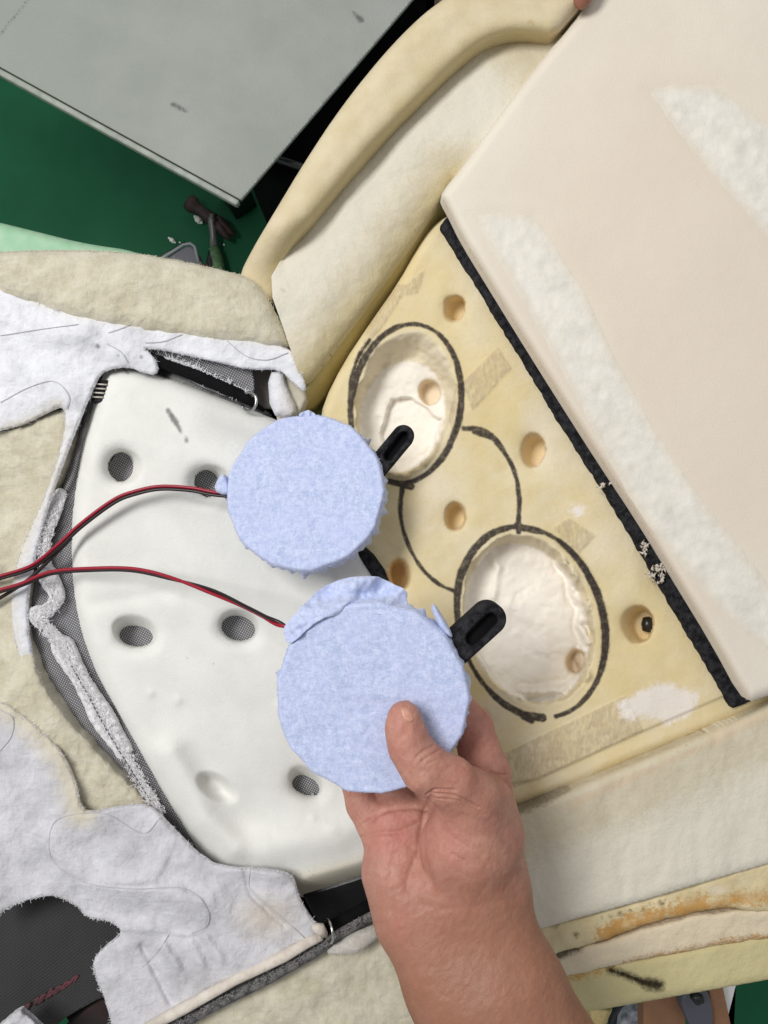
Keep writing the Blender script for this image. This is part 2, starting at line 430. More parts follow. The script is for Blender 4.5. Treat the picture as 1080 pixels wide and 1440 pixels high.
prism('block_body', [(330, 208), (398, 262), (470, 240), (760, -60), (600, -120)], ZF, -0.36, M['void'], ck, .004)  # black block put in so the gap beside the tabletop stays dark
pole = [P(583, -60, -0.40), P(577, 50, -0.40)]
tube('chrome_post', pole, .005, M['metal'], ck, 12)
prism('side_plate', [(600, -20), (640, -20), (600, 34), (596, 36)], -.5, -.36, plain('grey_plate', (150, 155, 160), .5), ck, .001)
tube('foot_rail', [P(385, 222, -.355), P(428, 236, -.355)], .004, plain('dull_rail', (90, 92, 92), .4, .6), ck, 10)
blk = prism('wooden_block', [(612, -14), (640, -14), (641, 4), (621, 9)], -.40, -.25, plain('brown_wood', (92, 80, 62), .7), None, .001)
tag(blk, 'small brown wooden block showing past the foam rim at the top edge', 'block')

hm = thing('hammer', 'claw hammer with dark rusty head and grey green handle lying on the green floor', 'hammer', P(298, 330, ZF))
zh = ZF+.022
headm = plain('rusty_steel', (72, 56, 52), .55, .35, .0008, 90, (52, 44, 42))
V1 = tube_data([P(266, 284, zh), P(272, 289, zh), P(276, 292, zh), P(285, 299, zh), P(296, 307, zh), P(306, 315, zh)], [.013, .0135, .009, .0085, .011, .010], 12)
V2 = tube_data([P(303, 311, zh), P(311, 321, zh), P(318, 331, zh-.002), P(324, 337, zh-.006)], [.010, .009, .006, .003], 8)
V3 = tube_data([P(305, 309, zh), P(315, 317, zh), P(323, 325, zh-.002), P(330, 330, zh-.006)], [.009, .008, .006, .003], 8)
mesh_np('head', *join([V1, V2, V3]), headm, hm)
tube('handle', [P(297, 303, zh+.004), P(298.5, 310, zh+.004), P(300, 330, zh-.002), P(301, 352, zh-.004)], [.007, .0075, .0055, .007], plain('grey_steel_shaft', (120, 122, 116), .45, .5), hm, 12)
tube('grip', [P(300.5, 349, zh-.003), P(303, 362, zh-.003), P(307, 384, zh-.003), P(310, 410, zh-.003), P(312, 440, zh-.003)], [.008, .011, .012, .012, .01], plain('green_rubber_grip', (98, 140, 92), .6, c2=(70, 96, 66)), hm, 12)
tube('grip_edge', [P(298, 352, zh-.001), P(298, 368, zh-.001), P(301, 390, zh-.001), P(304, 430, zh-.001)], [.005, .009, .009, .007], M['black_plastic'], hm, 10)
def scrap(x, y, a, L, w, lab):
    c = P(x, y, ZF+w); n = 10
    dirv = Vector((math.cos(a), math.sin(a), 0))
    path = [c+dirv*L*(k/(n-1)-.5)+Vector((0, 0, .001*math.sin(k*1.7))) for k in range(n)]
    rad = [w*max(.15, math.sin(math.pi*(k+.35)/(n-.3)))*(1+.12*math.sin(k*2.3)) for k in range(n)]
    o = tube('foam_scrap', path, rad, plain('white_scrap', (225, 232, 222), .9), None, 10)
    tag(o, lab, 'scrap', 'white scraps on the green floor')
scrap(279, 309, -.75, .019, .0055, 'larger white scrap on the green floor beside the hammer head')
scrap(242, 338, -.65, .016, .0035, 'smaller white scrap on the green floor above the dark grey case')
scrap(315, 344, -.9, .004, .0014, 'tiny pale crumb on the green floor right of the hammer shaft')
scrap(253, 341, -.3, .004, .0012, 'tiny pale crumb beside the smaller white scrap')

cs = thing('zip_case', 'dark grey flat case with rounded corner on the floor behind the cream batting', 'case', P(250, 360, -.6))
sh = P(250, 360, -.55)
prism('lid', chaikin([(205, 381), (258, 345), (272, 345), (279, 360), (284, 420), (200, 420)], 2), -.585, -.55, plain('grey_case_cloth', (112, 112, 118), .7, 0, .0004, 300), cs, .003)
tube('piping', [P(203, 379, -.548), P(230, 362, -.548), P(258, 344, -.548), P(268, 342.5, -.548), P(274, 347, -.548), P(281, 377, -.548)], .0022, plain('case_piping', (140, 146, 148), .5), cs)
tube('cord', [P(205, 375, -.56), P(235, 356, -.56), P(261, 341, -.56)], .002, M['black_plastic'], cs)
tube('zip_flap', [P(262, 379, -.54), P(280, 377, -.54), P(290, 377, -.54), P(296, 383, -.54)], [.004, .005, .006, .003], plain('brown_flap', (84, 62, 58), .7), cs)

gb = polysheet('green_foam_board', [(-60, 300), (0, 313), (60, 328), (120, 343), (200, 354), (215, 380), (-60, 400)], lambda X, Y, D: -.10-rnd(D, 12, .01)+0*X, 4, .02, plain('mint_green_board', (150, 196, 160), .6, c2=(168, 204, 172)))
tag(gb, 'pale mint green board behind the cream batting at the left edge', 'board')

# things seen in the gap at the bottom right
cb = thing('cardboard_box', 'open brown cardboard box on the floor below the stained foam ledge', 'box', P(950, 1440, ZF))
bm_ = plain('brown_card', (150, 110, 82), .85, 0, .0004, 200, (138, 100, 74))
prism('box_panel', [(905, 1400), (960, 1390), (968, 1470), (905, 1480)], -.36, -.34, bm_, cb, .001)
prism('box_flap', [(996, 1388), (1016, 1384), (1034, 1470), (1006, 1470)], -.345, -.33, bm_, cb, .001)
pl = prism('white_card', [(1014, 1388), (1037, 1382), (1020, 1450), (1026, 1470)], -.35, -.345, plain('white_card', (235, 236, 236), .7), None, .001)
tag(pl, 'narrow white card standing beside the brown cardboard box', 'card')
cc = thing('grey_tool', 'dark grey plastic tool with a black knob lying in the cardboard box', 'tool', P(975, 1420, -.36))
prism('tool_body', chaikin([(955, 1404), (975, 1392), (995, 1390), (1004, 1420), (1004, 1460), (985, 1465), (968, 1440)], 1), -.36, -.32, plain('slate_plastic', (86, 88, 98), .4), cc, .003)
tube('knob', [P(974, 1399, -.31), P(981, 1405, -.31), P(988, 1404, -.31)], [.004, .006, .004], M['black_plastic'], cc)
dk = thing('black_shoe', 'black and white striped shoe tip under the foam ledge next to the wrist', 'shoe', P(885, 1430, -.5))
prism('upper', chaikin([(854, 1446), (866, 1420), (890, 1406), (910, 1403), (908, 1450), (880, 1470)], 1), -.5, -.44, plain('black_upper', (30, 31, 38), .6), dk, .004)
prism('sole', chaikin([(870, 1444), (886, 1424), (910, 1414), (909, 1470), (880, 1480)], 1), -.5, -.425, plain('silver_upper', (160, 162, 170), .5, c2=(90, 92, 102)), dk, .004)
yb = polysheet('foam_offcut', rough([(828, 1415), (862, 1418), (852, 1440), (850, 1470), (825, 1470)], 2, 8, 4, 5), lambda X, Y, D: -.15-rnd(D, 8, .01)+.003*fbm(X, Y, 8, 3), 2, .03, foam('yellow_offcut', (206, 186, 128), (188, 166, 110)), smooth=1)
tag(yb, 'yellow foam offcut between the wrist and the shoe tip', 'foam offcut')

# ------------------------------------------------------------------ seat back foam (right half)
sb = thing('seat_back_foam', 'opened cream seat back foam with marker circles, carved pockets and round holes', 'seat foam', P(760, 700, -.05))
rim_out = [(640, -12), (622, 0), (590, 24), (540, 75), (480, 150), (430, 225), (385, 300), (355, 350), (334, 392), (345, 430), (385, 432)]
rim_in = [(398, 366), (432, 318), (480, 260), (540, 190), (600, 130), (645, 86), (680, 58), (720, 46), (760, 48), (779, 53), (800, 30), (820, 8), (830, -15)]
def rimz(X, Y, D): return .028-rnd(D, 26, .010)-.026*sstep(300, 410, Y)*(X < 440)+.0012*fbm(X, Y, 60, 11, 3)
polysheet('outer_rim', rim_out+rim_in, rimz, 3, .06, M['foam_rim'], sb, {
    'yellow': lambda X, Y: 16-dist_line(spline(rim_in[:10], 3), X, Y)+6*fbm(X, Y, 40, 3),
    'rust': lambda X, Y: -np.abs(dist_line([(743, 32), (744, 30), (747, 30), (749, 33)], X, Y, [1.5]*4)),
    'pale': lambda X, Y: np.maximum(12-np.hypot(X-384, Y-310), -20-8*fbm(X, Y, 30, 9)) })
wing = [(376, 398), (398, 360), (430, 314), (480, 255), (540, 184), (600, 124), (645, 80), (680, 52), (720, 40), (785, 42), (800, 60), (700, 190), (640, 262), (624, 276), (624, 276), (560, 372), (500, 455), (440, 533), (424, 540), (405, 480)]
def wingz(X, Y, D):
    # falls away towards the groove, tucked under the rim
    side = dist_line([(640, 262), (560, 372), (500, 455), (430, 545)], X, Y)
    rim = dist_line([tuple(p) for p in rim_in[:9]], X, Y)
    return .012-.014*(1-np.sqrt(np.clip(1-np.clip(1-side/60, 0, 1)**2, 0, 1)))-.006*np.exp(-rim/14)+.0018*fbm(X, Y, 45, 21, 4)
polysheet('side_wing', wing, wingz, 3, .05, M['foam_wing'], sb, {
    'yellow': lambda X, Y: 26-dist_line([(640, 262), (560, 372), (500, 455), (430, 545)], X, Y),
    'batt': lambda X, Y: np.minimum(dist_line([(640, 262), (560, 372), (500, 455), (430, 545)], X, Y)-62, 320-np.hypot(X-470, Y-320)),
    'smudge': lambda X, Y: 2-np.hypot(X-398, Y-409)-2, 'rust': lambda X, Y: 0*X-30, 'tape': lambda X, Y: 0*X-30}, smooth=1)
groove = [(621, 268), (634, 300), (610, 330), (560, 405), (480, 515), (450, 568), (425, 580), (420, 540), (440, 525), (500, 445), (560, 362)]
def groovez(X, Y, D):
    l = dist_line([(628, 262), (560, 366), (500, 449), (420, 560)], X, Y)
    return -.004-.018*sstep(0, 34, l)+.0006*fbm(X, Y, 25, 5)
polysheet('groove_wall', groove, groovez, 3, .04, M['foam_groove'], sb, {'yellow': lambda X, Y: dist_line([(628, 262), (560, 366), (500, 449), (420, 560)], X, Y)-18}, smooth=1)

# centre panel ---------------------------------------------------------------
panel = [(628, 303), (604, 322), (585, 352), (560, 398), (520, 455), (482, 512), (455, 566), (450, 600), (470, 660), (500, 740), (505, 790), (530, 860), (560, 1000), (620, 1120), (700, 1150), (724, 1134), (735, 1134), (900, 1064), (1010, 1018), (1140, 960), (1140, 900), (1070, 600), (900, 380), (700, 280)]
E1 = (571, 568, 77, 113, 9); E2 = (747, 875, 101, 137, -17)
pit1 = ((571, 566, 69, 102, 9), (566, 586, 56, 76, 14)); pit2 = ((744, 872, 88, 124, -17), (741, 876, 80, 112, -19))
HOLES = [((638, 433, 17, 21, 15), (645, 437, 8, 15, 15), .016), ((748, 632, 19, 26, 8), (756, 636, 10, 19, 10), .018), ((640, 725, 16, 22, 0), (641, 729, 10, 15, 0), .016),
         ((564, 806, 15, 24, -10), (560, 812, 8, 16, -10), .018), ((895, 877, 25, 28, 0), (906, 879, 12, 20, 5), .022),
         ((604, 551, 16, 19, 0), (606, 553, 11, 15, 0), .012), ((809, 930, 15, 18, 20), (813, 930, 9, 14, 20), .012), ((677, 1015, 13, 18, 0), (677, 1018, 8, 12, 0), .014)]
def quad(pts, X, Y): return -sdf_poly(pts, X, Y)
TAPES = [[(664, 578), (650, 538), (700, 488), (719, 518)], [(568, 416), (576, 396), (598, 378), (588, 412)], [(642, 540), (652, 536), (640, 612), (630, 590)], [(712, 1058), (880, 978), (905, 1028), (758, 1094), (722, 1108)],
         [(778, 742), (800, 728), (838, 753), (815, 778)], [(520, 455), (545, 420), (560, 400), (575, 400), (545, 450), (505, 500)]]
def tape(X, Y):
    d = np.full(np.shape(X), -99.)
    for q in TAPES: d = np.maximum(d, quad(q, X, Y))
    return d
def panelz(X, Y, D):
    z = .002*fbm(X, Y, 90, 31, 3)
    z = z-rnd(D, 14, .007)
    for k, (pit, dep, sd) in enumerate(((pit1, .021, 41), (pit2, .023, 51))):
        t = frustum(pit[0], pit[1], X, Y, 6, sd)
        t = sstep(0, 1, t)**.8
        z = z-dep*t+t*(.0022*fbm(X, Y, 42, sd+5, 4)-.0007*sstep(-.10, .10, fbm(X, Y, 46, sd+15, 3))-.0006*sstep(.06, .18, fbm(X, Y, 34, sd+17, 3))+.0008*np.abs(fbm(X, Y, 30, sd+7, 2))+.0003*fbm(X, Y, 7, sd+9, 2))
    # torn ledge inside the first pocket, pulled lip inside the second
    z = z-.0055*sstep(-1.5, 1.5, -sdf_poly([(545, 575), (552, 562), (580, 560), (620, 590), (600, 660), (560, 668), (545, 640), (535, 610)], X, Y)+4*fbm(X, Y, 14, 61))*(ell(*pit1[1], X, Y) < 12)
    lip = [(790, 790), (806, 812), (808, 835), (822, 852), (818, 880), (827, 905), (816, 925), (822, 950), (800, 968), (770, 972), (735, 974)]; dl = dist_line(lip, X, Y)+3*fbm(X, Y, 11, 62)
    z = z+.006*np.exp(-(dl/6)**2)*(1+.8*fbm(X, Y, 12, 63))-.003*np.exp(-((dl-11)/5)**2)*(ell(*pit2[0], X, Y) < 0)
    z = z+.0030*np.exp(-(dist_line([(690, 775), (700, 800), (694, 840)], X, Y)/6)**2)+.0025*np.exp(-(dist_line([(720, 850), (760, 880), (775, 940)], X, Y)/12)**2)
    z = z-.0040*np.exp(-(dist_line([(680, 1082), (900, 985)], X, Y)/30)**2)*0
    for (a_, b_, dep) in HOLES:
        z = z-dep*sstep(0, 1, frustum(a_, b_, X, Y, 2, 71))-.0016*np.exp(-np.clip(ell(*a_, X, Y), 0, None)/9)
    z = z+.0005*sstep(-1, 1, tape(X, Y))*(1+fbm(X, Y, 6, 77, 2))
    # the knife step along the lower margin
    z = z-.0022*sstep(-1.5, 1.5, sdf_poly([(600, 1120), (756, 1096), (905, 1028), (1085, 950), (1285, 950), (1285, 100), (300, 100), (300, 1120)], X, Y))
    return z
arc3 = spline([(652, 603), (672, 604), (692, 614), (712, 640), (725, 668), (730, 700), (729, 748)], 5)
arc4 = spline([(566, 684), (563, 720), (570, 755), (590, 795), (618, 822), (645, 833)], 5)
def ring(E, a0, a1, n=60):
    cx, cy, a, b, r = E; r = math.radians(r); o = []
    for k in range(n+1):
        t = math.radians(a0+(a1-a0)*k/n); u = a*math.cos(t); v = b*math.sin(t)
        o.append((cx+u*math.cos(r)-v*math.sin(r), cy+u*math.sin(r)+v*math.cos(r)))
    return o
def ink(X, Y):
    wb = 1.2*fbm(X, Y, 14, 81, 3)
    def rr(n, a, b): return [a+(b-a)*(.5+.5*math.sin(k*.23+n)) for k in range(n)]
    r1 = ring(E1, -250, 110); d = dist_line(r1, X, Y, rr(len(r1), 3.2, 5.2))
    r2 = ring(E2, -256, 93, 70); d = np.minimum(d, dist_line(r2, X, Y, rr(len(r2), 3.4, 6.0)))
    l2 = [(735, 1006), (748, 1014)]; d = np.minimum(d, dist_line(l2, X, Y, [4.5, 4]))
    l3 = spline([(520, 478), (505, 500), (496, 525), (491, 555), (492, 590)], 4); d = np.minimum(d, dist_line(l3, X, Y, [2.6]*len(l3)))
    d = np.minimum(d, dist_line(arc3, X, Y, rr(len(arc3), 3.2, 4.4))); d = np.minimum(d, dist_line(arc4, X, Y, rr(len(arc4), 2.6, 3.6)))
    d = np.minimum(d, dist_line([(668, 606), (690, 613)], X, Y, [5, 5.5])); d = np.minimum(d, dist_line([(545, 676), (578, 684)], X, Y, [4, 5.5]))
    d = np.minimum(d, dist_line([(727, 740), (762, 748)], X, Y, [5.5, 4]))
    return -(d+wb)
def smudge(X, Y):
    d = dist_line([(548, 668), (572, 674)], X, Y, [9, 7]); d = np.minimum(d, dist_line([(512, 490), (500, 510)], X, Y, [5, 4]))
    r2 = ring(E2, -45, 40, 20); d = np.minimum(d, dist_line(r2, X, Y, [7]*len(r2)))
    rs = np.random.RandomState(4)
    for k in range(14):
        t = rs.rand(); x = 750+130*t+rs.randn()*4; y = 1082-54*t+rs.randn()*5; d = np.minimum(d, np.hypot(X-x, Y-y)+1.5)
    return -d-2
def fluffd(X, Y):
    d = np.maximum(-sdf_poly([(868, 990), (905, 970), (935, 960), (980, 975), (975, 1000), (940, 1020), (905, 1008), (880, 1015)], X, Y), 7-np.hypot((X-812)/1.5, Y-717))
    return d+4*fbm(X, Y, 12, 83)
pat = {'ink': ink, 'smudge': smudge, 'tape': tape, 'fluff': fluffd,
    'yellow': lambda X, Y: 60*fbm(X, Y, 130, 91, 3)+10-np.minimum(80, np.abs(ell(*E1, X, Y)))*.1,
    'pale': lambda X, Y: np.maximum(30*fbm(X, Y, 90, 92, 3)-8, np.maximum(-ell(*pit1[0], X, Y), -ell(*pit2[0], X, Y))*2),
    'batt': lambda X, Y: np.maximum(-ell(*pit1[1], X, Y), -ell(*pit2[1], X, Y))+3,
    'hole': lambda X, Y: np.max([-ell(*h[0], X, Y) for h in HOLES], axis=0),
    'rust': lambda X, Y: 13-np.hypot((X-556), (Y-812)*.75)}
polysheet('centre_panel', panel, panelz, 2, .04, M['foam_panel'], sb, pat, smooth=1)
# dark thing visible through the right hand hole
mesh_np('hole_insert', *tube_data([P(909, 868, -.0205), P(911, 878, -.0205), P(908, 888, -.0205)], [.0022, .004, .0022], 10), M['black_plastic'], sb)
# black loop tape strip beside the sheet
strip = rough([(631, 303), (618, 318), (656, 380), (716, 477), (785, 592), (846, 686), (901, 778), (955, 870), (1016, 974), (1030, 996), (1056, 986), (1010, 905), (952, 815), (900, 730), (850, 655), (780, 545), (722, 452), (690, 400), (645, 330)], 1.8, 7, 4, 3)
polysheet('loop_tape', strip, lambda X, Y, D: .0045-rnd(D, 4, .002)+.0008*fbm(X, Y, 5, 7, 2), 2, .006, M['black_fuzz'], sb, smooth=1)
# torn white shreds caught on the tape
shr = []
rs = np.random.RandomState(3)
for k in range(46):
    t = rs.rand()**.7; x = 917+18*rs.rand()+rs.randn()*2; y = 790+28*rs.rand()
    if rs.rand() < .35: x, y = (848, 680) if rs.rand() < .5 else (905, 772); x += rs.randn()*3; y += rs.randn()*4
    a_ = rs.rand()*6.28; L = 4+6*rs.rand()
    pts = [P(x, y, .005), P(x+L*.5*math.cos(a_), y+L*.5*math.sin(a_), .0075+.002*rs.rand()), P(x+L*math.cos(a_+.8), y+L*math.sin(a_+.8), .006)]
    shr.append(tube_data(pts, [.0004, .0009, .0003], 4))
tag(mesh_np('tape_shreds', *join(shr), M['rod'], sb), kind='stuff')

# lower wing -----------------------------------------------------------------
lw = [(724, 1138), (735, 1137), (900, 1068), (1010, 1022), (1200, 930), (1200, 1180), (1090, 1212), (1000, 1238), (900, 1268), (772, 1302), (720, 1320), (690, 1250), (700, 1180)]
def lwz(X, Y, D):
    top = dist_line([(724, 1138), (900, 1068), (1010, 1022), (1200, 930)], X, Y)
    return .008-rnd(top, 18, .006)-rnd(D, 12, .003)+.0022*fbm(X*1.0, Y*.45, 42, 33, 4)+.001*fbm(X, Y, 120, 34)
polysheet('lower_wing', lw, lwz, 3, .05, M['foam_wing'], sb, {
    'yellow': lambda X, Y: 30*fbm(X, Y, 80, 35)-30,
    'batt': lambda X, Y: dist_line([(724, 1138), (900, 1068), (1010, 1022), (1090, 984)], X, Y)-75,
    'smudge': lambda X, Y: -dist_line([(728, 1140), (770, 1124), (800, 1110)], X, Y, [7, 5, 1]),
    'rust': lambda X, Y: np.max([-np.hypot(X-a_, Y-b_)+1 for a_, b_ in ((990, 1030), (965, 1048), (953, 1057), (988, 1039))], axis=0),
    'tape': lambda X, Y: -sdf_poly([(800, 1125), (985, 1048), (1000, 1030), (1085, 995), (1085, 1010), (1010, 1045), (900, 1095), (800, 1140)], X, Y)}, smooth=1)
def lowz(base, amp, r=16, drop=.008, seed=1):
    return lambda X, Y, D: base-rnd(D, r, drop)+amp*fbm(X, Y, 26, seed, 4)
e1 = rough([(760, 1300), (830, 1284), (900, 1266), (1000, 1236), (1200, 1170), (1200, 1290), (1090, 1284), (1020, 1276), (980, 1282), (900, 1302), (850, 1322), (790, 1338), (760, 1350), (740, 1330)], 2, 10, 6, 2)
polysheet('stained_strip', e1, lowz(.002, .0016, 9, .003, 41), 2.5, .04, M['foam_ledge'], sb, {
    'pale': lambda X, Y: 12-np.hypot(X-1010, (Y-1252)*2)+10*fbm(X, Y, 30, 42), 'olive': lambda X, Y: 0*X-40,
    'rust': lambda X, Y: np.maximum(13-dist_line([(850, 1318), (880, 1300), (930, 1290), (985, 1272)], X, Y)+8*fbm(X, Y, 25, 43), 9-dist_line([(985, 1278), (1040, 1264), (1090, 1262)], X, Y)),
    'smudge': lambda X, Y: np.maximum(-dist_line([(775, 1300), (782, 1301)], X, Y, [1, 2]), np.max([-np.hypot(X-a_, Y-b_)+r_-3 for a_, b_, r_ in ((872, 1286, 5), (886, 1280, 4), (905, 1278, 4), (915, 1273, 3), (930, 1270, 6), (858, 1289, 4), (810, 1315, 6), (846, 1290, 3))], axis=0)),
    'ink': lambda X, Y: 0*X-30}, smooth=0)
e2 = rough([(770, 1342), (800, 1334), (850, 1324), (900, 1306), (980, 1286), (1030, 1280), (1200, 1270), (1200, 1300), (1090, 1318), (1000, 1330), (930, 1345), (880, 1354), (830, 1366), (790, 1372), (770, 1364)], 2, 12, 6, 8)
polysheet('middle_strip', e2, lowz(.0, .0012, 9, .003, 44), 2.5, .04, M['foam_ledge'], sb, {
    'pale': lambda X, Y: 14+0*X, 'olive': lambda X, Y: 0*X-40, 'rust': lambda X, Y: 4-dist_line([(880, 1358), (950, 1342), (1020, 1326), (1090, 1316)], X, Y), 'smudge': lambda X, Y: 2-dist_line([(775, 1346), (815, 1334)], X, Y, [6, 1]), 'ink': lambda X, Y: 0*X-30}, smooth=0)
e3 = [(780, 1370), (830, 1362), (880, 1352), (930, 1343), (1000, 1328), (1200, 1290), (1200, 1354), (1090, 1376), (1000, 1392), (900, 1410), (832, 1422), (790, 1424)]
inkl = spline([(858, 1364), (880, 1371), (905, 1381), (926, 1386)], 5)
polysheet('bottom_rim', e3, lowz(-.003, .0008, 12, .003, 46), 2.5, .05, M['foam_ledge'], sb, {
    'pale': lambda X, Y: 0*X-30, 'olive': lambda X, Y: 12+0*X, 'rust': lambda X, Y: 3-dist_line([(800, 1374), (840, 1366), (860, 1360)], X, Y), 'smudge': lambda X, Y: 2-dist_line(inkl, X, Y, [3]*(len(inkl)-5)+[7]*5),
    'ink': lambda X, Y: -dist_line(inkl, X, Y, list(np.linspace(1.5, 4.5, len(inkl))))}, smooth=1)

# ------------------------------------------------------------------ soft foam sheet laid over the right side
sh_pts = [(620, 272), (650, 235), (700, 165), (760, 85), (800, 40), (838, -14), (900, -100), (1200, -120), (1200, 930), (1062, 986), (1050, 984), (1010, 910), (952, 815), (900, 730), (850, 655), (780, 545), (722, 452), (690, 400), (650, 335), (632, 298), (622, 280)]
B1 = [(660, 304), (700, 296), (752, 302), (785, 350), (822, 405), (864, 500), (920, 600), (980, 690), (1050, 780), (1200, 960), (1140, 960), (1020, 868), (960, 800), (900, 725), (840, 620), (780, 505), (720, 400)]
B2 = [(908, 124), (960, 118), (1010, 120), (1050, 150), (1200, 260), (1200, 480), (1040, 290), (980, 220), (930, 158)]
def sheetz(X, Y, D):
    z = .024-rnd(D, 14, .008)+.002*fbm(X, Y, 220, 51, 2)+.0001*fbm(X, Y, 16, 52, 3)
    for i, b in enumerate((B1, B2)):
        s_ = sdf_poly(b, X, Y)+3*fbm(X, Y, 40, 53+i)
        z = z-.0008*sstep(14, -16, s_)+.0009*np.exp(-((s_-8)/7)**2)*sstep(-200, 300, (Y-X))+.0010*sstep(0, -10, s_)*fbm(X, Y, 26, 57, 4)
    return z
fs = thing('foam_sheet', 'large soft off-white foam sheet covering the right side of the opened seat foam', 'foam sheet', P(900, 400, .0))
polysheet('sheet_body', sh_pts, sheetz, 3, .009, M['foam_sheet'], fs, {'pink': lambda X, Y: 230-np.hypot((X-930), (Y-480)*.55)}, smooth=1)
for i, b in enumerate((B1, B2)):
    bb = rough(chaikin(b, 1), 2, 30, 8, 60+i)
    polysheet('batting_strip', bb, lambda X, Y, D, b=b: sheetz(X, Y, np.full(np.shape(X), 40.))+.0002+.0005*sstep(0, 22, D)-.0005*sstep(3, 0, D)+.0004*fbm(X, Y, 20, 63, 4), 3, 0, M['batting'], fs, {'blend': lambda X, Y, q=bb: 6+sdf_poly(q, X, Y)}, smooth=1)

# ------------------------------------------------------------------ seat cover turned inside out (left half)
sc = thing('seat_cover', 'inside out seat cover with white felt, cream batting and grey mesh edge', 'seat cover', P(200, 900, -.06))
polysheet('backing_cloth', [(-40, 400), (200, 430), (380, 500), (440, 600), (520, 760), (600, 900), (640, 1100), (620, 1300), (560, 1460), (-40, 1460)], lambda X, Y, D: -.034+.001*fbm(X, Y, 60, 3)-.04*sstep(1180, 1260, Y)*(X < 260), 8, .005, M['void'], sc, smooth=1)
# mesh fabric under the pad
polysheet('mesh_layer', [(150, 590), (330, 600), (400, 640), (540, 900), (510, 1180), (420, 1200), (260, 1100), (120, 900)], lambda X, Y, D: -.0155+.0006*fbm(X, Y, 40, 4), 6, 0, M['mesh_fabric'], sc, smooth=1)
# pad ------------------------------------------------------------------------
PH = [((177, 656, 26, 24, 20), (168, 657, 16, 20, 10)), ((300, 677, 27, 24, 0), (288, 681, 17, 19, 0)), ((189, 886, 33, 24, 15), (192, 897, 21, 11, 5)),
      ((336, 879, 28, 24, 12), (335, 885, 22, 14, 14)), ((430, 1096, 27, 20, 35), (430, 1109, 19, 10, 22))]
pad_pts = [(146, 522), (160, 515), (206, 519), (300, 554), (376, 583), (412, 604), (455, 660), (505, 762), (530, 800), (570, 900), (575, 1000), (570, 1100), (570, 1180), (560, 1214), (430, 1262), (418, 1262), (405, 1240), (330, 1240), (290, 1214), (260, 1172), (225, 1110), (170, 1010), (126, 930), (104, 850), (99, 760), (104, 690), (116, 625), (134, 560)]
pad_q = chaikin(pad_pts, 2)
def padz(X, Y, D):
    z = .004-rnd(D, 24, .012)
    z = z+.0020*fbm(X, Y, 130, 71, 3)-.006*sstep(960, 1240, Y)*sstep(520, 300, X)
    z = z+.004*np.exp(-(dist_line([(170, 600), (250, 640), (330, 640)], X, Y)/60)**2)
    # side walls of the trough at the lower end
    z = z+.007*np.exp(-(dist_line([(240, 1060), (290, 1150), (330, 1190)], X, Y)/22)**2)+.006*np.exp(-(dist_line([(380, 1190), (470, 1175), (520, 1150)], X, Y)/28)**2)-.004*np.exp(-(np.hypot(X-350, Y-1150)/45)**2)
    z = z-.0012*np.exp(-(dist_line([(130, 850), (250, 830), (330, 850)], X, Y)/10)**2)
    for (a_, b_) in PH:
        z = z-.017*sstep(0, .95, frustum(a_, b_, X, Y))-.0012*np.exp(-np.clip(ell(*a_, X, Y), 0, None)/10)
    t = frustum((306, 1108, 36, 20, 32), (300, 1104, 10, 5, 32), X, Y); z = z-.009*sstep(0, 1, t)
    for bx, by, br in ((212, 975, 6), (250, 985, 7), (395, 990, 7), (468, 1165, 9), (440, 1150, 6)): z = z+.0012*np.exp(-((X-bx)**2+(Y-by)**2)/br**2)
    return z-.022*sstep(1232, 1262, Y+.28*(X-430))*(X > 400)
def psm(X, Y):
    d = dist_line([(236, 577), (246, 592), (255, 608)], X, Y, [3, 4.5, 1.5]); d = np.minimum(d, np.hypot(X-262, (Y-618)*.8)-3)
    d = np.minimum(d, dist_line([(172, 515), (180, 525)], X, Y, [1.5, 1.5]))
    for a_, b_ in ((263, 925), (301, 933), (434, 1225), (441, 1231), (436, 1234)): d = np.minimum(d, np.hypot(X-a_, Y-b_)-.5)
    return -d
pad = polysheet('foam_pad', pad_pts, padz, 2.5, .004, M['pad'], None, {
    'yellow': lambda X, Y: 20-np.abs(Y+.28*(X-430)-1245)-1e3*(X < 400),
    'smudge': psm, 'grey_tint': lambda X, Y: 22-dist_line([(300, 590), (380, 630), (420, 640)], X, Y)},  # includes a soft greyer area on the pad up-left of the first fan
    minus=lambda X, Y: np.min([ell(*h[1], X, Y) for h in PH], axis=0)+2.5)
tag(pad, 'curved white foam pad with round holes lying in the opened seat cover', 'foam pad')
# black edging between pad and seat back foam
tube('black_edging', [P(496, 765, -.004), P(518, 786, .0), P(532, 806, .0), P(560, 880, -.004)], [.004, .0045, .0045, .004], M['black_fuzz'], sc, 10)

# mesh border along the pad's left side
mb = [(150, 530), (134, 536), (122, 570), (100, 640), (82, 700), (58, 780), (42, 830), (36, 870), (44, 925), (58, 958), (90, 1002), (135, 1050), (190, 1108), (240, 1166), (290, 1216), (310, 1222), (290, 1190), (235, 1090), (185, 1010), (140, 925), (122, 850), (118, 760), (125, 690), (142, 600), (160, 545)]
def mbz(X, Y, D):
    return -.006-rnd(D, 22, .010)+.0028*fbm(X, Y*.6, 34, 91, 3)
polysheet('mesh_border', mb, mbz, 3, .006, M['mesh_fabric'], sc, smooth=1)
prism('black_tab', [(134, 534), (152, 534), (146, 566), (127, 566)], -.004, .004, M['black_fuzz'], sc, .001)
for k in range(4):
    y = 540+k*6; tube('tab_stitch', [P(134-k*1.6, y, .0048), P(150-k*1.6, y+1, .0048)], .0005, M['rod'], sc, 6)

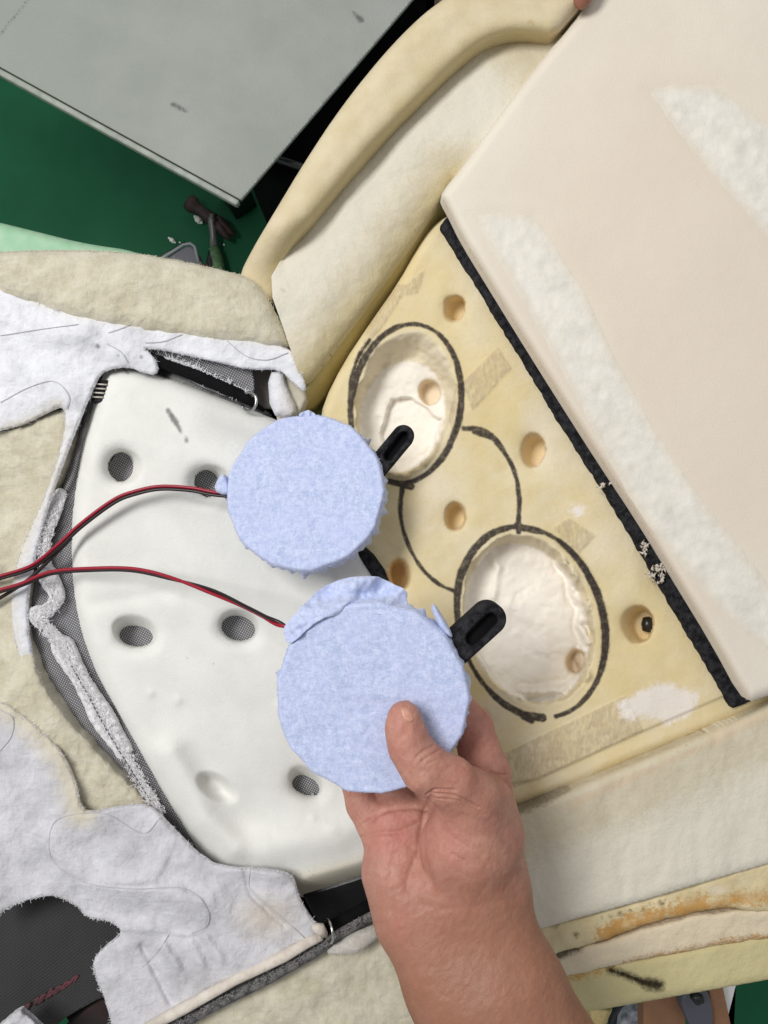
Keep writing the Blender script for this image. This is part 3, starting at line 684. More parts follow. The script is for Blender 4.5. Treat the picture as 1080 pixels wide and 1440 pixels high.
# cream batting -----------------------------------------------------------
top_b = [(-40, 352), (0, 354), (60, 352), (140, 352), (200, 357), (260, 368), (310, 379), (346, 388), (366, 402), (384, 432), (398, 462), (410, 494), (330, 486), (200, 470), (110, 452), (40, 430), (-40, 400)]
polysheet('batting_band', rough(chaikin(top_b, 1), 1.5, 14, 6, 11), lambda X, Y, D: .014-rnd(D, 30, .012)+.0022*fbm(X, Y, 40, 101, 4)+.0006*fbm(X, Y, 9, 102, 3), 2.5, .035, M['cream_batting'], sc, smooth=0)
cb1 = [(-40, 600), (0, 610), (50, 590), (88, 574), (100, 585), (90, 640), (60, 720), (34, 790), (40, 840), (32, 880), (60, 965), (95, 1012), (140, 1058), (200, 1122), (236, 1160), (200, 1190), (100, 1180), (-40, 1060)]
def cb1z(X, Y, D): return .0045-rnd(D, 14, .003)*(X > 30)-.006*sstep(90, 20, X)*sstep(600, 700, Y)*sstep(960, 880, Y)-.007*sstep(60, 190, X)*sstep(960, 1000, Y)+.0024*fbm(X, Y, 42, 103, 4)+.0008*fbm(X, Y, 12, 104, 3)
polysheet('batting_patch', rough(chaikin(cb1, 1), 3, 14, 6, 12), cb1z, 2.5, .02, M['cream_batting'], sc, smooth=0)
cb2 = [(200, 1470), (230, 1440), (330, 1395), (440, 1335), (530, 1290), (560, 1285), (600, 1330), (640, 1400), (660, 1470)]
polysheet('batting_flap', cb2, lambda X, Y, D: -.006-rnd(D, 14, .006)+.0024*fbm(X, Y, 40, 105, 4)+.0006*fbm(X, Y, 10, 106, 3), 2.5, .03, M['cream_batting'], sc, smooth=1)
tube('felt_edge_fold', [P(462, 1335, .001), P(500, 1325, .003), P(545, 1300, .001)], [.003, .006, .003], M['felt_white'], sc)

# white felt ----------------------------------------------------------------
def fold(X, Y, paths, w, amp):
    z = 0
    for p in paths: z = z+amp*np.exp(-(dist_line(p, X, Y)/w)**2)
    return z
ft = [(-40, 380), (0, 386), (22, 404), (60, 432), (110, 445), (200, 460), (330, 476), (405, 487), (418, 512), (431, 542), (428, 552), (412, 538), (392, 518), (352, 520), (300, 508), (240, 494), (196, 490), (212, 500), (222, 516), (219, 527), (200, 524), (180, 515), (150, 519), (138, 530), (130, 556), (112, 610), (92, 662), (74, 712), (52, 776), (40, 830), (22, 860), (-4, 870), (-40, 880), (-40, 620), (0, 608), (50, 590), (92, 560)]
ft = [(-40, 376), (0, 382), (22, 402), (60, 430), (110, 443), (200, 458), (330, 474), (405, 486), (418, 512), (431, 542), (428, 552), (412, 538), (392, 518), (352, 520), (300, 508), (240, 494), (196, 488), (214, 499), (223, 515), (219, 527), (200, 524), (180, 515), (150, 519), (138, 530), (126, 556), (104, 610), (84, 662), (67, 712), (50, 776), (40, 830), (38, 880), (46, 930), (60, 970), (48, 976), (30, 940), (16, 880), (16, 830), (26, 780), (44, 740), (74, 670), (90, 610), (92, 575), (80, 572), (40, 594), (0, 606), (-40, 612)]
def ftz(X, Y, D):
    z = .0095-rnd(D, 5, .0014)+.0022*fbm(X, Y, 55, 111, 4)+.0006*fbm(X, Y, 9, 112, 3)
    z = z+fold(X, Y, [[(10, 520), (60, 560), (95, 560)], [(120, 470), (170, 500)], [(0, 440), (60, 470), (120, 470)]], 14, .003)
    z = z-.008*sstep(90, 40, X)*sstep(640, 760, Y)
    return z
polysheet('felt_lining', rough(chaikin(ft, 1), .8, 9, 5, 13), ftz, 2.5, .002, M['felt_white'], sc, {
    'smudge': lambda X, Y: np.max([-np.hypot(X-a_, Y-b_)+r_ for a_, b_, r_ in ((137, 487, 3), (199, 502, 2), (166, 500, 1.2))], axis=0), 'warm': lambda X, Y: 0*X-50, 'cream': lambda X, Y: 3-np.minimum(dist_line([(-40, 612), (0, 606), (40, 594), (80, 572), (90, 600), (74, 670), (44, 740), (24, 790), (14, 830), (14, 880), (28, 945), (46, 978)], X, Y), dist_line([(-40, 372), (22, 400), (60, 428), (110, 441), (200, 456), (330, 472), (405, 484)], X, Y)+4)}, smooth=0)
post = [(376, 524), (398, 520), (404, 545), (420, 578), (408, 590), (380, 582)]
polysheet('felt_corner', post, lambda X, Y, D: .008-rnd(D, 12, .006)+.001*fbm(X, Y, 14, 115), 2.5, .02, M['felt_white'], sc, {'smudge': lambda X, Y: 0*X-50, 'cream': lambda X, Y: 0*X-50, 'warm': lambda X, Y: X-400}, smooth=1)
polysheet('felt_reverse', [(392, 515), (418, 535), (433, 556), (424, 580), (405, 600), (385, 590)], lambda X, Y, D: .001-rnd(D, 6, .002)+.001*fbm(X, Y, 16, 4), 2.5, .012, plain('felt_reverse_side', (196, 190, 172), .95, 0, .0004, 300), sc, smooth=1)
lf = [(-40, 980), (0, 986), (30, 1004), (60, 1030), (88, 1060), (106, 1100), (114, 1140), (132, 1142), (160, 1136), (196, 1130), (222, 1142), (244, 1166), (290, 1212), (330, 1222), (352, 1221), (400, 1226), (414, 1236), (420, 1262), (432, 1284), (446, 1302), (458, 1316), (400, 1350), (300, 1398), (215, 1440), (200, 1470), (165, 1470), (150, 1410), (134, 1374), (130, 1350), (146, 1332), (172, 1312), (166, 1302), (150, 1294), (120, 1290), (112, 1276), (90, 1264), (70, 1258), (30, 1268), (0, 1284), (-40, 1300)]
def lfz(X, Y, D):
    z = .008-rnd(D, 5, .0014)+.0042*fbm(X, Y, 70, 121, 3)+.0012*fbm(X, Y, 18, 122, 4)
    z = z+fold(X, Y, [[(70, 1180), (130, 1240), (230, 1255), (290, 1270)]], 20, .004)-fold(X, Y, [[(200, 1330), (220, 1370), (240, 1410)], [(345, 1225), (355, 1260), (400, 1300)]], 5, .0028)
    z = z+fold(X, Y, [[(230, 1330), (250, 1360)], [(290, 1320), (310, 1350)], [(270, 1325), (285, 1358)]], 7, .003)
    z = z+fold(X, Y, [[(330, 1222), (400, 1232)]], 12, .004)
    for q, am in (([(225, 1150), (200, 1172), (150, 1145), (95, 1146), (72, 1165), (68, 1200), (90, 1225), (140, 1246), (220, 1240), (250, 1180)], .0011), ([(110, 1240), (180, 1250), (250, 1248), (285, 1265), (295, 1290), (288, 1310), (262, 1318), (230, 1312), (170, 1310), (120, 1290)], .0016), ([(347, 1222), (350, 1250), (378, 1276), (432, 1326), (470, 1320), (420, 1225)], .0010)):
        z = z+am*sstep(2.5, -2.5, sdf_poly(q, X, Y))
    return z
polysheet('felt_skirt', rough(chaikin(lf, 1), 1.0, 12, 6, 14), lfz, 2.5, .002, M['felt_grey'], sc, {'warm': lambda X, Y: 26-np.hypot((X-375)*.7, Y-1290), 'cream': lambda X, Y: 20-dist_line([(-40, 978), (0, 986), (30, 1004), (60, 1030), (88, 1060), (106, 1100), (114, 1140)], X, Y)}, smooth=0)

# dark cover fabric with faint red print, lower left
dkf = [(-40, 1240), (180, 1240), (190, 1330), (150, 1400), (128, 1410), (80, 1438), (60, 1470), (-40, 1470)]
polysheet('outer_fabric', dkf, lambda X, Y, D: -.022-.01*sstep(1300, 1440, Y)+.002*fbm(X, Y, 60, 131, 3), 4, .003, M['dark_fabric'], sc, smooth=1)
pm = plain('faded_red_print', (108, 58, 68), .9, c2=(80, 54, 58))
prn = []
# faint mirror-written row of letters as seen through the cloth
glyph = {'n': [[(0, 0), (0, 7)], [(0, 7), (5, 7), (5, 0)]], 'o': [[(0, 0), (0, 7), (5, 7), (5, 0), (0, 0)]], 'd': [[(5, 11), (5, 0), (0, 0), (0, 7), (5, 7)]], 'a': [[(0, 7), (5, 7), (5, 0), (0, 0), (0, 4), (5, 4)]], 'r': [[(0, 0), (0, 8)], [(0, 6), (4, 8)]]}
ox = 30
for i, ch in enumerate('nradooq'.replace('q', 'n')):
    for st in glyph[ch]:
        pts = []
        for (u, v) in st:
            a_ = math.radians(-30); U = ox+(i*9+5-u)*math.cos(a_)*1.45+v*.9; W = 1424+(i*9+5-u)*math.sin(a_)*1.45-v*1.4
            pts.append(P(U, W, -.0305+.012*(1440-W)/140*.55))
        prn.append(tube_data(pts, .0008, 5))
polyprint = mesh_np('red_print', *join(prn), pm, sc)
prism('dark_strap', [(70, 1470), (120, 1420), (148, 1398), (166, 1470)], -.05, -.036, plain('maroon_cloth', (48, 30, 30), .9, c2=(30, 26, 24)), sc, .002)
fz = [(-10, 1470), (0, 1440), (18, 1425), (30, 1419), (45, 1432), (66, 1452), (70, 1470)]
polysheet('frayed_corner', rough(fz, 2, 6, 4, 3), lambda X, Y, D: -.004-rnd(D, 9, .004)+.002*fbm(X, Y, 8, 9), 2, .003, M['felt_grey'], sc, {'warm': lambda X, Y: 0*X-50, 'cream': lambda X, Y: 0*X-50}, smooth=0)

# slot at the top of the pad: mesh, frayed edge, black strip, ring ----------------
polysheet('slot_mesh', [(200, 486), (250, 488), (352, 508), (358, 545), (352, 566), (300, 552), (236, 520)], lambda X, Y, D: .002+.002*fbm(X, Y, 20, 1), 3, .003, M['mesh_fabric'], sc, smooth=1)
polysheet('slot_taupe_cloth', [(330, 512), (382, 520), (386, 575), (350, 575)], lambda X, Y, D: -.012+0*X, 4, .004, plain('taupe_cloth', (110, 104, 100), .9, 0, .0004, 400), sc, smooth=0)  # taupe cloth at the right end of the slot
prism('black_channel', [(212, 512), (228, 512), (350, 562), (382, 582), (378, 592), (340, 588), (220, 532)], -.014, -.004, M['black_plastic'], sc, .002)
tube('black_rod', [P(222, 508, .003), P(280, 530, .003), P(340, 556, .003), P(372, 578, .0)], [.0032, .0038, .0038, .001], M['void'], sc, 12)
polysheet('black_piping', rough([(204, 491), (238, 504), (252, 512), (236, 514), (214, 500)], .8, 6, 4, 2), lambda X, Y, D: .003-rnd(D, 5, .002), 2, .003, M['black_fuzz'], sc, smooth=0)

def frayed(path, wid, n, z, seed, L=(5, 12), rad=.00022, along=.7, name='frayed_edge', parent=sc, mat=None):
    rs = np.random.RandomState(seed); pts = spline(path, 6); out = []
    for k in range(n):
        t = rs.rand()*(len(pts)-1.001); i = int(t); f = t-i; p = pts[i]*(1-f)+pts[i+1]*f; d = pts[i+1]-pts[i]; d = d/np.linalg.norm(d)
        nr = np.array((-d[1], d[0])); q = p+nr*wid*(rs.rand()-.5); a_ = rs.randn()*along; l = L[0]+(L[1]-L[0])*rs.rand()
        dd = d*math.cos(a_)+nr*math.sin(a_)
        if rs.rand() < .5: dd = -dd
        b_ = q+dd*l*.5+nr*rs.randn()*1.0; e_ = q+dd*l+nr*rs.randn()*2.0
        z0 = z+.0012*rs.rand()
        out.append(tube_data([P(*q, z0), P(*b_, z0+.0010*rs.rand()), P(*e_, z0-.0003)], [rad, rad, rad*.5], 3, False))
    V, F = join(out); o = mesh_np(name, V, F, mat or M['frayed'], parent); return tag(o, kind='stuff')
fr1 = [(84, 694), (74, 725), (62, 770), (66, 808), (80, 840), (62, 862), (50, 866), (66, 884), (84, 905), (104, 940), (128, 982), (150, 1020), (178, 1064), (204, 1110), (226, 1148)]
pts_fr = spline(fr1, 5)
wf = lambda X, Y, D: .0-rnd(D, 9, .004)+.0012*fbm(X, Y, 9, 141, 3)
half = [9+5*math.sin(k*.5)*.5+(4 if 14 < k < 32 else 0)+(8 if 40 < k < 60 else 0)-(5 if k > 60 else 0) for k in range(len(pts_fr))]
L_ = []; R_ = []
for k, p in enumerate(pts_fr):
    d = pts_fr[min(k+1, len(pts_fr)-1)]-pts_fr[max(k-1, 0)]; d = d/np.linalg.norm(d); nr = np.array((-d[1], d[0])); w = max(2, half[k]*.8)
    L_.append(p+nr*w); R_.append(p-nr*w)
def frayed_sdf(X, Y): return dist_line(pts_fr, X, Y, [max(3, h*.85) for h in half])+1.5*fbm(X, Y, 8, 3)
sheet('frayed_ribbon', frayed_sdf, (30, 680, 250, 1170), lambda X, Y, D: .000-rnd(D, 7, .003)+.0015*fbm(X, Y, 7, 141, 3), 2, .002, felt('frayed_ribbon_cloth', (244, 243, 245), (215, 213, 217), 1.2, 300), sc)
frayed(fr1, 19, 2600, .0006, 5, (2.5, 7), .00018, .5)
# dark stitches along the ribbon
st = spline([(100, 935), (126, 982), (152, 1030), (184, 1082), (214, 1130)], 8); sts = []
for k in range(0, len(st)-1):
    a_ = st[k]; b_ = st[k]*.35+st[k+1]*.65; sts.append(tube_data([P(*a_, .0019), P(*b_, .0019)], .00038, 5))
mesh_np('seam_stitches', *join(sts), plain('grey_stitch', (92, 90, 94), .9), sc)
fr2 = [(232, 507), (262, 516), (290, 528), (318, 542), (345, 556)]
def f2s(X, Y): return dist_line(spline(fr2, 4), X, Y, None)-6+2*fbm(X, Y, 7, 5)
sheet('slot_ribbon', f2s, (215, 490, 360, 565), lambda X, Y, D: .003-rnd(D, 5, .002)+.001*fbm(X, Y, 6, 141, 3), 2, .002, M['felt_white'], sc, {'smudge': lambda X, Y: 0*X-50, 'cream': lambda X, Y: 0*X-50, 'warm': lambda X, Y: 0*X-50})
frayed(fr2, 13, 420, .0035, 6, (4, 9), .00022, 1.4)

def hogring(cx, cy, z, r, tilt, gap0, gap1):
    path = []
    for k in range(27):
        t = math.radians(gap0+(gap1-gap0)*k/26); c = P(cx, cy, z)
        path.append(c+Vector((r*math.cos(t)*math.cos(tilt), r*math.sin(t), r*math.cos(t)*math.sin(tilt))))
    return tube('metal_ring', path, .0009, M['metal'], sc, 8)
hogring(350, 565, .006, .0055, .5, -160, 120)
hogring(462, 1309, .008, .0062, 1.1, -150, 140)

# lower edge: white cord, frayed black listing ---------------------------------
prism('black_recess', [(424, 1258), (512, 1230), (540, 1250), (520, 1290), (462, 1312), (446, 1302)], -.032, -.022, M['black_plastic'], sc, .002)
tube('black_listing_rod', [P(455, 1312, -.002), P(490, 1293, -.002), P(530, 1270, -.002)], .0045, M['void'], sc, 12)
tube('white_cord', [P(205, 1446, .010), P(260, 1417, .010), P(330, 1378, .010), P(400, 1344, .010), P(430, 1326, .010), P(452, 1316, .010)], [.003, .0034, .003, .0034, .0032, .0026], M['rod'], sc, 12)
tube('cord_knot', [P(440, 1302, .012), P(450, 1306, .013), P(457, 1314, .011)], [.0018, .0034, .002], M['rod'], sc, 12)
tube('charcoal_listing', [P(225, 1456, .004), P(300, 1414, .004), P(380, 1374, .004), P(440, 1340, .004), P(480, 1312, .003), P(536, 1280, .002)], [.0032]*4+[.003, .003], plain('speckled_black_cord', (60, 60, 62), .9, 0, .0008, 900, (120, 118, 116)), sc, 10)
frayed([(225, 1452), (300, 1412), (380, 1372), (440, 1338), (480, 1310), (536, 1278)], 7, 420, .0065, 9, (3, 6), .0002, .8, mat=plain('grey_lint', (150, 148, 148), 1.0))
# loose dark threads lying on the felt
thr = plain('thin_grey_thread', (190, 188, 193), .8)
for pth in ([(0, 472), (50, 464), (110, 456)], [(152, 468), (170, 462), (186, 455)], [(204, 482), (230, 480), (256, 470)], [(318, 478), (345, 500), (375, 506), (405, 496)], [(0, 566), (40, 545), (75, 536), (96, 555), (94, 575)],
            [(150, 483), (170, 495), (180, 510)]):
    tube('loose_thread', [P(x, y, float(ftz(np.array(x), np.array(y), np.array(30.)))+.0006) for x, y in spline(pth, 6)], .0002, thr, sc, 5)
for pth in ([(225, 1150), (200, 1172), (150, 1145), (100, 1146), (74, 1160), (70, 1200), (90, 1225), (130, 1244), (190, 1250), (260, 1250), (290, 1275), (292, 1300), (270, 1312)], [(0, 998), (18, 1010), (16, 1035), (0, 1056)], [(352, 1222), (352, 1250), (380, 1275), (430, 1320)], [(200, 1360), (222, 1338), (240, 1310)]):
    tube('felt_edge_line', [P(x, y, float(lfz(np.array(x), np.array(y), np.array(30.)))+.0002) for x, y in spline(pth, 6)], .00028, thr, sc, 5)  # thin tubes added to draw the edges of overlapping felt layers

# ------------------------------------------------------------------ wrapped fans
t_ring = []
def fan(label, cx, cy, z, R, tilt, facets, spikes, th, seed):
    """round fan wrapped in non-woven: dome-less disc with a pleated wrapped edge. px radii at height z"""
    t = thing('wrapped_fan', label, 'fan', P(cx, cy, z-th), 'seat fans wrapped in blue non-woven cloth')
    s = (H-z)*K; rs = np.random.RandomState(seed); NA = 240
    prof = []   # (radius factor, height factor)
    for k in range(46): prof.append((k/46*.955, 0))
    for k in range(9): a_ = k/8*math.pi/2; prof.append((.955+.045*math.sin(a_), -(1-math.cos(a_))*.004))
    for k in range(1, 9): prof.append((1.0+.012*k/8-(.02*max(0, k-6)), -.004-(th-.004)*k/8))
    V = []; F = []; n = len(prof)
    for i, (rf, zf) in enumerate(prof):
        for k in range(NA):
            a_ = 2*math.pi*k/NA
            w = sstep(.75, 1, np.array(rf))
            # slightly faceted outline where the cloth is pulled round
            m = facets; ph = (a_*m/(2*math.pi)) % 1; fac = 1-.018*float(w)*(4*(ph-.5)**2-.35)*-1
            r = R*s*rf*fac
            r *= 1+.006*float(w)*math.sin(a_*7+seed)+.004*float(w)*math.sin(a_*13+2*seed)
            low = max(0, (-zf-.004)/(th-.004)) if zf < -.004 else 0
            for (sa, amp, wd) in spikes:
                d = (a_-math.radians(sa)+math.pi) % (2*math.pi)-math.pi
                g = math.exp(-(d/wd)**2); r += amp*s*g*(low**1.3 if amp > 4 else max(float(w)*.6, low))
            r += (.0010*math.sin(a_*46+seed*3)+.0009*math.sin(a_*29))*low
            x = r*math.cos(a_); y = -r*math.sin(a_)
            zz = zf
            if rf < .95: zz += .0012*rf*rf-.0012
            V.append((x, y, zz))
    for i in range(n-1):
        for k in range(NA):
            b = (k+1) % NA; F.append((i*NA+k, (i+1)*NA+k, (i+1)*NA+b, i*NA+b))
    F.append([(n-1)*NA+k for k in range(NA)][::-1])
    V = np.array(V); V[:, 2] += .0007*fbm(V[:, 0]*1000, V[:, 1]*1000, 16, seed, 3)+.0003*fbm(V[:, 0]*1000, V[:, 1]*1000, 4, seed+5, 2)
    c = P(cx, cy, z); from mathutils import Matrix
    R3 = Matrix.Rotation(tilt[0], 3, 'X') @ Matrix.Rotation(tilt[1], 3, 'Y')
    V = [tuple(R3 @ Vector(v)+c) for v in V]
    mesh_np('cloth_cover', V, F, M['blue'], t)
    W = np.array(V[52*NA:53*NA]); u_, v_ = W[:, 0]/((H-W[:, 2])*K)+540, 720-W[:, 1]/((H-W[:, 2])*K)
    t_ring.append((t, list(zip(u_, v_)), W[:, 2].mean(), W))
    return t
f1 = fan('round fan wrapped in blue cloth lying on the white pad, not touched by the hand', 428, 690, .034, 113, (math.radians(-10), math.radians(-5)), 13,
         [(268, 13, .035), (283, 12, .028), (243, 10, .03), (226, 7, .03), (178, 10, .04), (318, 14, .03), (92, 7, .05), (12, 6, .05), (205, 7, .04), (340, 8, .03), (300, 8, .03)], .014, 3)
def tab(parent, cx, cy, ang, r0, L, w, z):
    a_ = math.radians(ang); d = np.array((math.cos(a_), math.sin(a_))); n_ = np.array((-d[1], d[0])); c_ = np.array((cx, cy))+d*r0
    pts = [c_-n_*w-d*6, c_-n_*w*.9, c_-n_*w*.25+d*L*.6, c_+n_*w*.15+d*L, c_+n_*w*.35+d*L*.7, c_+n_*w, c_+n_*w-d*6]
    polysheet('cloth_tuck', pts, lambda X, Y, D: z-rnd(D, 3, .001)+.0007*np.sin(((X-cx)*n_[0]+(Y-cy)*n_[1])*.6), 1, .0015, M['blue'], parent, smooth=1)
for ang, L_t, w_t in ((116, 7, 8), (92, 8, 6), (70, 8, 7), (33, 9, 8), (-2, 6, 10), (-42, 5, 9), (-88, 5, 12)):
    tab(f1, 428, 690, ang, 109, L_t, w_t, .026)
f2 = fan('round fan wrapped in blue cloth gripped by the hand, crumpled cloth flap at its top', 523, 983, .090, 137, (math.radians(1.5), math.radians(-3)), 17,
         [(8, 7, .03), (-8, 6, .04), (20, 5, .03), (150, 5, .05), (-30, 5, .04), (205, 5, .04), (225, 6, .04), (250, 5, .05), (190, 5, .05)], .015, 8)
for ang, L_t, w_t in ((-12, 6, 9), (8, 7, 8), (28, 5, 10), (205, 6, 9)):
    tab(f2, 523, 983, ang, 132, L_t, w_t, .083)
# loose cloth flaps on the held fan
fl = [(398, 884), (404, 874), (428, 850), (452, 826), (484, 813), (526, 809), (552, 820), (572, 830), (573, 846), (575, 870), (500, 860), (450, 870), (428, 890), (404, 910)]
polysheet('cloth_flap', rough(chaikin(fl, 1), 1.5, 14, 5, 4), lambda X, Y, D: .081+.003*np.sin((X*.8+Y*.9)/9+2*fbm(X, Y, 30, 5))+.004*fbm(X, Y, 22, 8, 3)+.008*sstep(830, 850, Y-.1*np.abs(X-500)), 2, .001, M['blue'], f2, smooth=0)
polysheet('cloth_tuck', [(606, 852), (613, 851), (622, 866), (632, 882), (638, 898), (626, 893), (612, 872)], lambda X, Y, D: .091-rnd(D, 7, .004), 1.5, .005, M['blue'], f2, smooth=1)
polysheet('cloth_tuck', [(300, 690), (306, 672), (316, 664), (326, 690), (318, 698)], lambda X, Y, D: .028-rnd(D, 6, .004), 1.5, .005, M['blue'], f1, smooth=1)

def nozzle(parent, base, tip, w, z, th):
    """black foam edged air outlet: a round ended tab with a sunken slot"""
    a_ = np.array(base, float); b_ = np.array(tip, float); d = b_-a_; L = np.linalg.norm(d); d /= L
    def s_(X, Y): return dist_line([a_, b_-d*w/2], X, Y)-w/2
    box = (min(a_[0], b_[0])-w, min(a_[1], b_[1])-w, max(a_[0], b_[0])+w, max(a_[1], b_[1])+w)
    nrm_ = np.array((-d[1], d[0]))
    o = a_+d*L*.34+nrm_*w*.08; e = b_-d*w*.5+nrm_*w*.04
    slot = lambda X, Y: dist_line([o, e], X, Y)-w*.22
    sheet('air_outlet', s_, box, lambda X, Y, D: z-rnd(D, 4, .0022)+.0005*fbm(X, Y, 4, 3)-.006*sstep(1.5, -2, slot(X, Y)), 1, th, M['black_fuzz'], parent)
    sheet('outlet_slot', lambda X, Y: slot(X, Y)+1.2, box, lambda X, Y, D: z-.0052+0*X, 1.5, 0, M['void'], parent)
nozzle(f1, (528, 660), (577, 601), 31, .028, .01)
nozzle(f2, (640, 915), (706, 855), 46, .085, .013)

# wires ---------------------------------------------------------------------------
def wires(parent, path, off, rz=.00095, tw=.35):
    pts = spline(path, 10)
    for nm, mat, ph in (('red_wire', M['red_wire'], 0), ('black_wire', M['black_wire'], math.pi)):
        o = []
        for k, p in enumerate(pts):
            q = k/(len(pts)-1); d = pts[min(k+1, len(pts)-1)]-pts[max(k-1, 0)]; nr = np.array((-d[1], d[0])); nr = nr[:2]/max(1e-6, np.linalg.norm(d[:2]))
            an = off(q)+ph
            o.append(P(p[0]+nr[0]*2.3*math.cos(an), p[1]+nr[1]*2.3*math.cos(an), p[2]+.0011*math.sin(an)))
        tube(nm, o, rz, mat, parent, 10)
w1 = [(-30, 822, .006), (0, 812, .006), (45, 797, .008), (80, 770, .012), (115, 738, .014), (160, 705, .016), (190, 693, .017), (225, 686, .018), (268, 688, .020), (300, 694, .022), (330, 697, .024)]
w2 = [(-30, 842, .010), (0, 831, .010), (30, 822, .011), (70, 806, .014), (120, 801, .018), (185, 801, .024), (240, 813, .032), (300, 833, .046), (350, 856, .062), (385, 874, .076), (410, 884, .080)]
wires(f1, w1, lambda q: 2.5+1.2*q)
wires(f2, w2, lambda q: 2.4-3.6*sstep(.55, .8, np.array(q)).item()+3.2*sstep(.85, 1, np.array(q)).item())
tube('black_wire', [P(x, y, z) for x, y, z in spline([(-30, 858, .004), (0, 841, .005), (40, 815, .007), (75, 782, .009), (100, 757, .012)], 6)], .0011, M['black_wire'], f1, 10)

# ------------------------------------------------------------------ hand (one continuous surface from a distance field)
def surface_nets(f, org, h):
    nx, ny, nz = f.shape; s = f < 0
    c = np.zeros((nx-1, ny-1, nz-1), np.int8)
    for i in (0, 1):
        for j in (0, 1):
            for k in (0, 1): c += s[i:nx-1+i, j:ny-1+j, k:nz-1+k]
    act = (c > 0) & (c < 8); I = np.argwhere(act); idx = -np.ones(act.shape, int); idx[act] = np.arange(len(I))
    acc = np.zeros((len(I), 3)); cnt = np.zeros(len(I))
    cor = [(i, j, k) for i in (0, 1) for j in (0, 1) for k in (0, 1)]
    for a_ in cor:
        for b_ in cor:
            if sum(abs(x-y) for x, y in zip(a_, b_)) == 1 and a_ < b_:
                fa = f[I[:, 0]+a_[0], I[:, 1]+a_[1], I[:, 2]+a_[2]]; fb = f[I[:, 0]+b_[0], I[:, 1]+b_[1], I[:, 2]+b_[2]]
                m = (fa < 0) != (fb < 0); t = np.where(m, fa/(fa-fb+1e-12), 0)
                p = np.array(a_)[None]+t[:, None]*(np.array(b_)-np.array(a_))[None]
                acc += np.where(m[:, None], p, 0); cnt += m
    V = (I+acc/cnt[:, None])*h+np.array(org)
    Q = []
    for ax in range(3):
        sl0 = [slice(None)]*3; sl1 = [slice(None)]*3; sl0[ax] = slice(0, -1); sl1[ax] = slice(1, None)
        a_ = s[tuple(sl0)]; b_ = s[tuple(sl1)]; E = np.argwhere(a_ != b_); u, v = (ax+1) % 3, (ax+2) % 3
        ok = (E[:, u] > 0) & (E[:, v] > 0) & (E[:, u] < f.shape[u]-1) & (E[:, v] < f.shape[v]-1); E = E[ok]
        def g(du, dv):
            G = E.copy(); G[:, u] += du; G[:, v] += dv; return idx[G[:, 0], G[:, 1], G[:, 2]]
        q = np.stack([g(-1, -1), g(0, -1), g(0, 0), g(-1, 0)], 1)
        fl_ = ~a_[E[:, 0], E[:, 1], E[:, 2]]; q[fl_] = q[fl_][:, ::-1]; Q.append(q)
    return V, np.concatenate(Q)
def subdiv(V, F):
    E = np.concatenate([F[:, [0, 1]], F[:, [1, 2]], F[:, [2, 3]], F[:, [3, 0]]]); E.sort(axis=1)
    u, inv = np.unique(E[:, 0]*len(V)+E[:, 1], return_inverse=True); inv = inv.reshape(-1)
    mid = (V[u//len(V)]+V[u % len(V)])/2; n = len(F); N = len(V); c = N+len(u)+np.arange(n)
    m = [N+inv[k*n:(k+1)*n] for k in range(4)]
    V2 = np.concatenate([V, mid, V[F].mean(1)])
    Q = np.concatenate([np.stack([F[:, k], m[k], c, m[k-1]], 1) for k in range(4)])
    return V2, Q
def cone(X, Y, Z, a, b, flat=1.0):
    """round cone between (px, py, z, r_px) points; flat squashes it in z"""
    A = P(a[0], a[1], a[2]); B = P(b[0], b[1], b[2]); ra = a[3]*(H-a[2])*K; rb = b[3]*(H-b[2])*K
    dx, dy, dz = B.x-A.x, B.y-A.y, (B.z-A.z)/flat; L = dx*dx+dy*dy+dz*dz+1e-12
    qx, qy, qz = X-A.x, Y-A.y, (Z-A.z)/flat
    t = np.clip((qx*dx+qy*dy+qz*dz)/L, 0, 1)
    return np.sqrt((qx-t*dx)**2+(qy-t*dy)**2+(qz-t*dz)**2)-(ra+(rb-ra)*t)
def smin(a, b, k):
    h = np.clip(.5+.5*(b-a)/k, 0, 1); return b*(1-h)+a*h-k*h*(1-h)
def chain(X, Y, Z, pts, k=.003, flat=1.0):
    d = None
    for a, b in zip(pts[:-1], pts[1:]):
        c = cone(X, Y, Z, a, b, flat); d = c if d is None else smin(d, c, k)
    return d
def to_px(V):
    s = (H-V[:, 2])*K; return V[:, 0]/s+540, 720-V[:, 1]/s
h_ = .0009
org = (-.035, -.300, .030); nn = (int(.165/h_), int(.225/h_), int(.105/h_))
gx = (org[0]+h_*np.arange(nn[0])).astype(np.float32)[:, None, None]; gy = (org[1]+h_*np.arange(nn[1])).astype(np.float32)[None, :, None]; gz = (org[2]+h_*np.arange(nn[2])).astype(np.float32)[None, None, :]
X3, Y3, Z3 = np.broadcast_arrays(gx, gy, gz)
# palm, heel and forearm
palm = chain(X3, Y3, Z3, [(553, 1178, .066, 34), (560, 1225, .068, 44), (584, 1290, .073, 52), (644, 1380, .078, 70), (722, 1500, .082, 92)], .012, .85)
palm = smin(palm, chain(X3, Y3, Z3, [(592, 1165, .062, 38), (610, 1230, .062, 52), (640, 1310, .070, 66), (676, 1400, .078, 80), (742, 1520, .082, 98)], .012, .85), .010)
palm = smin(palm, chain(X3, Y3, Z3, [(680, 1150, .062, 38), (686, 1220, .066, 43), (684, 1290, .072, 51), (708, 1380, .080, 76), (770, 1520, .084, 100)], .012, .9), .010)
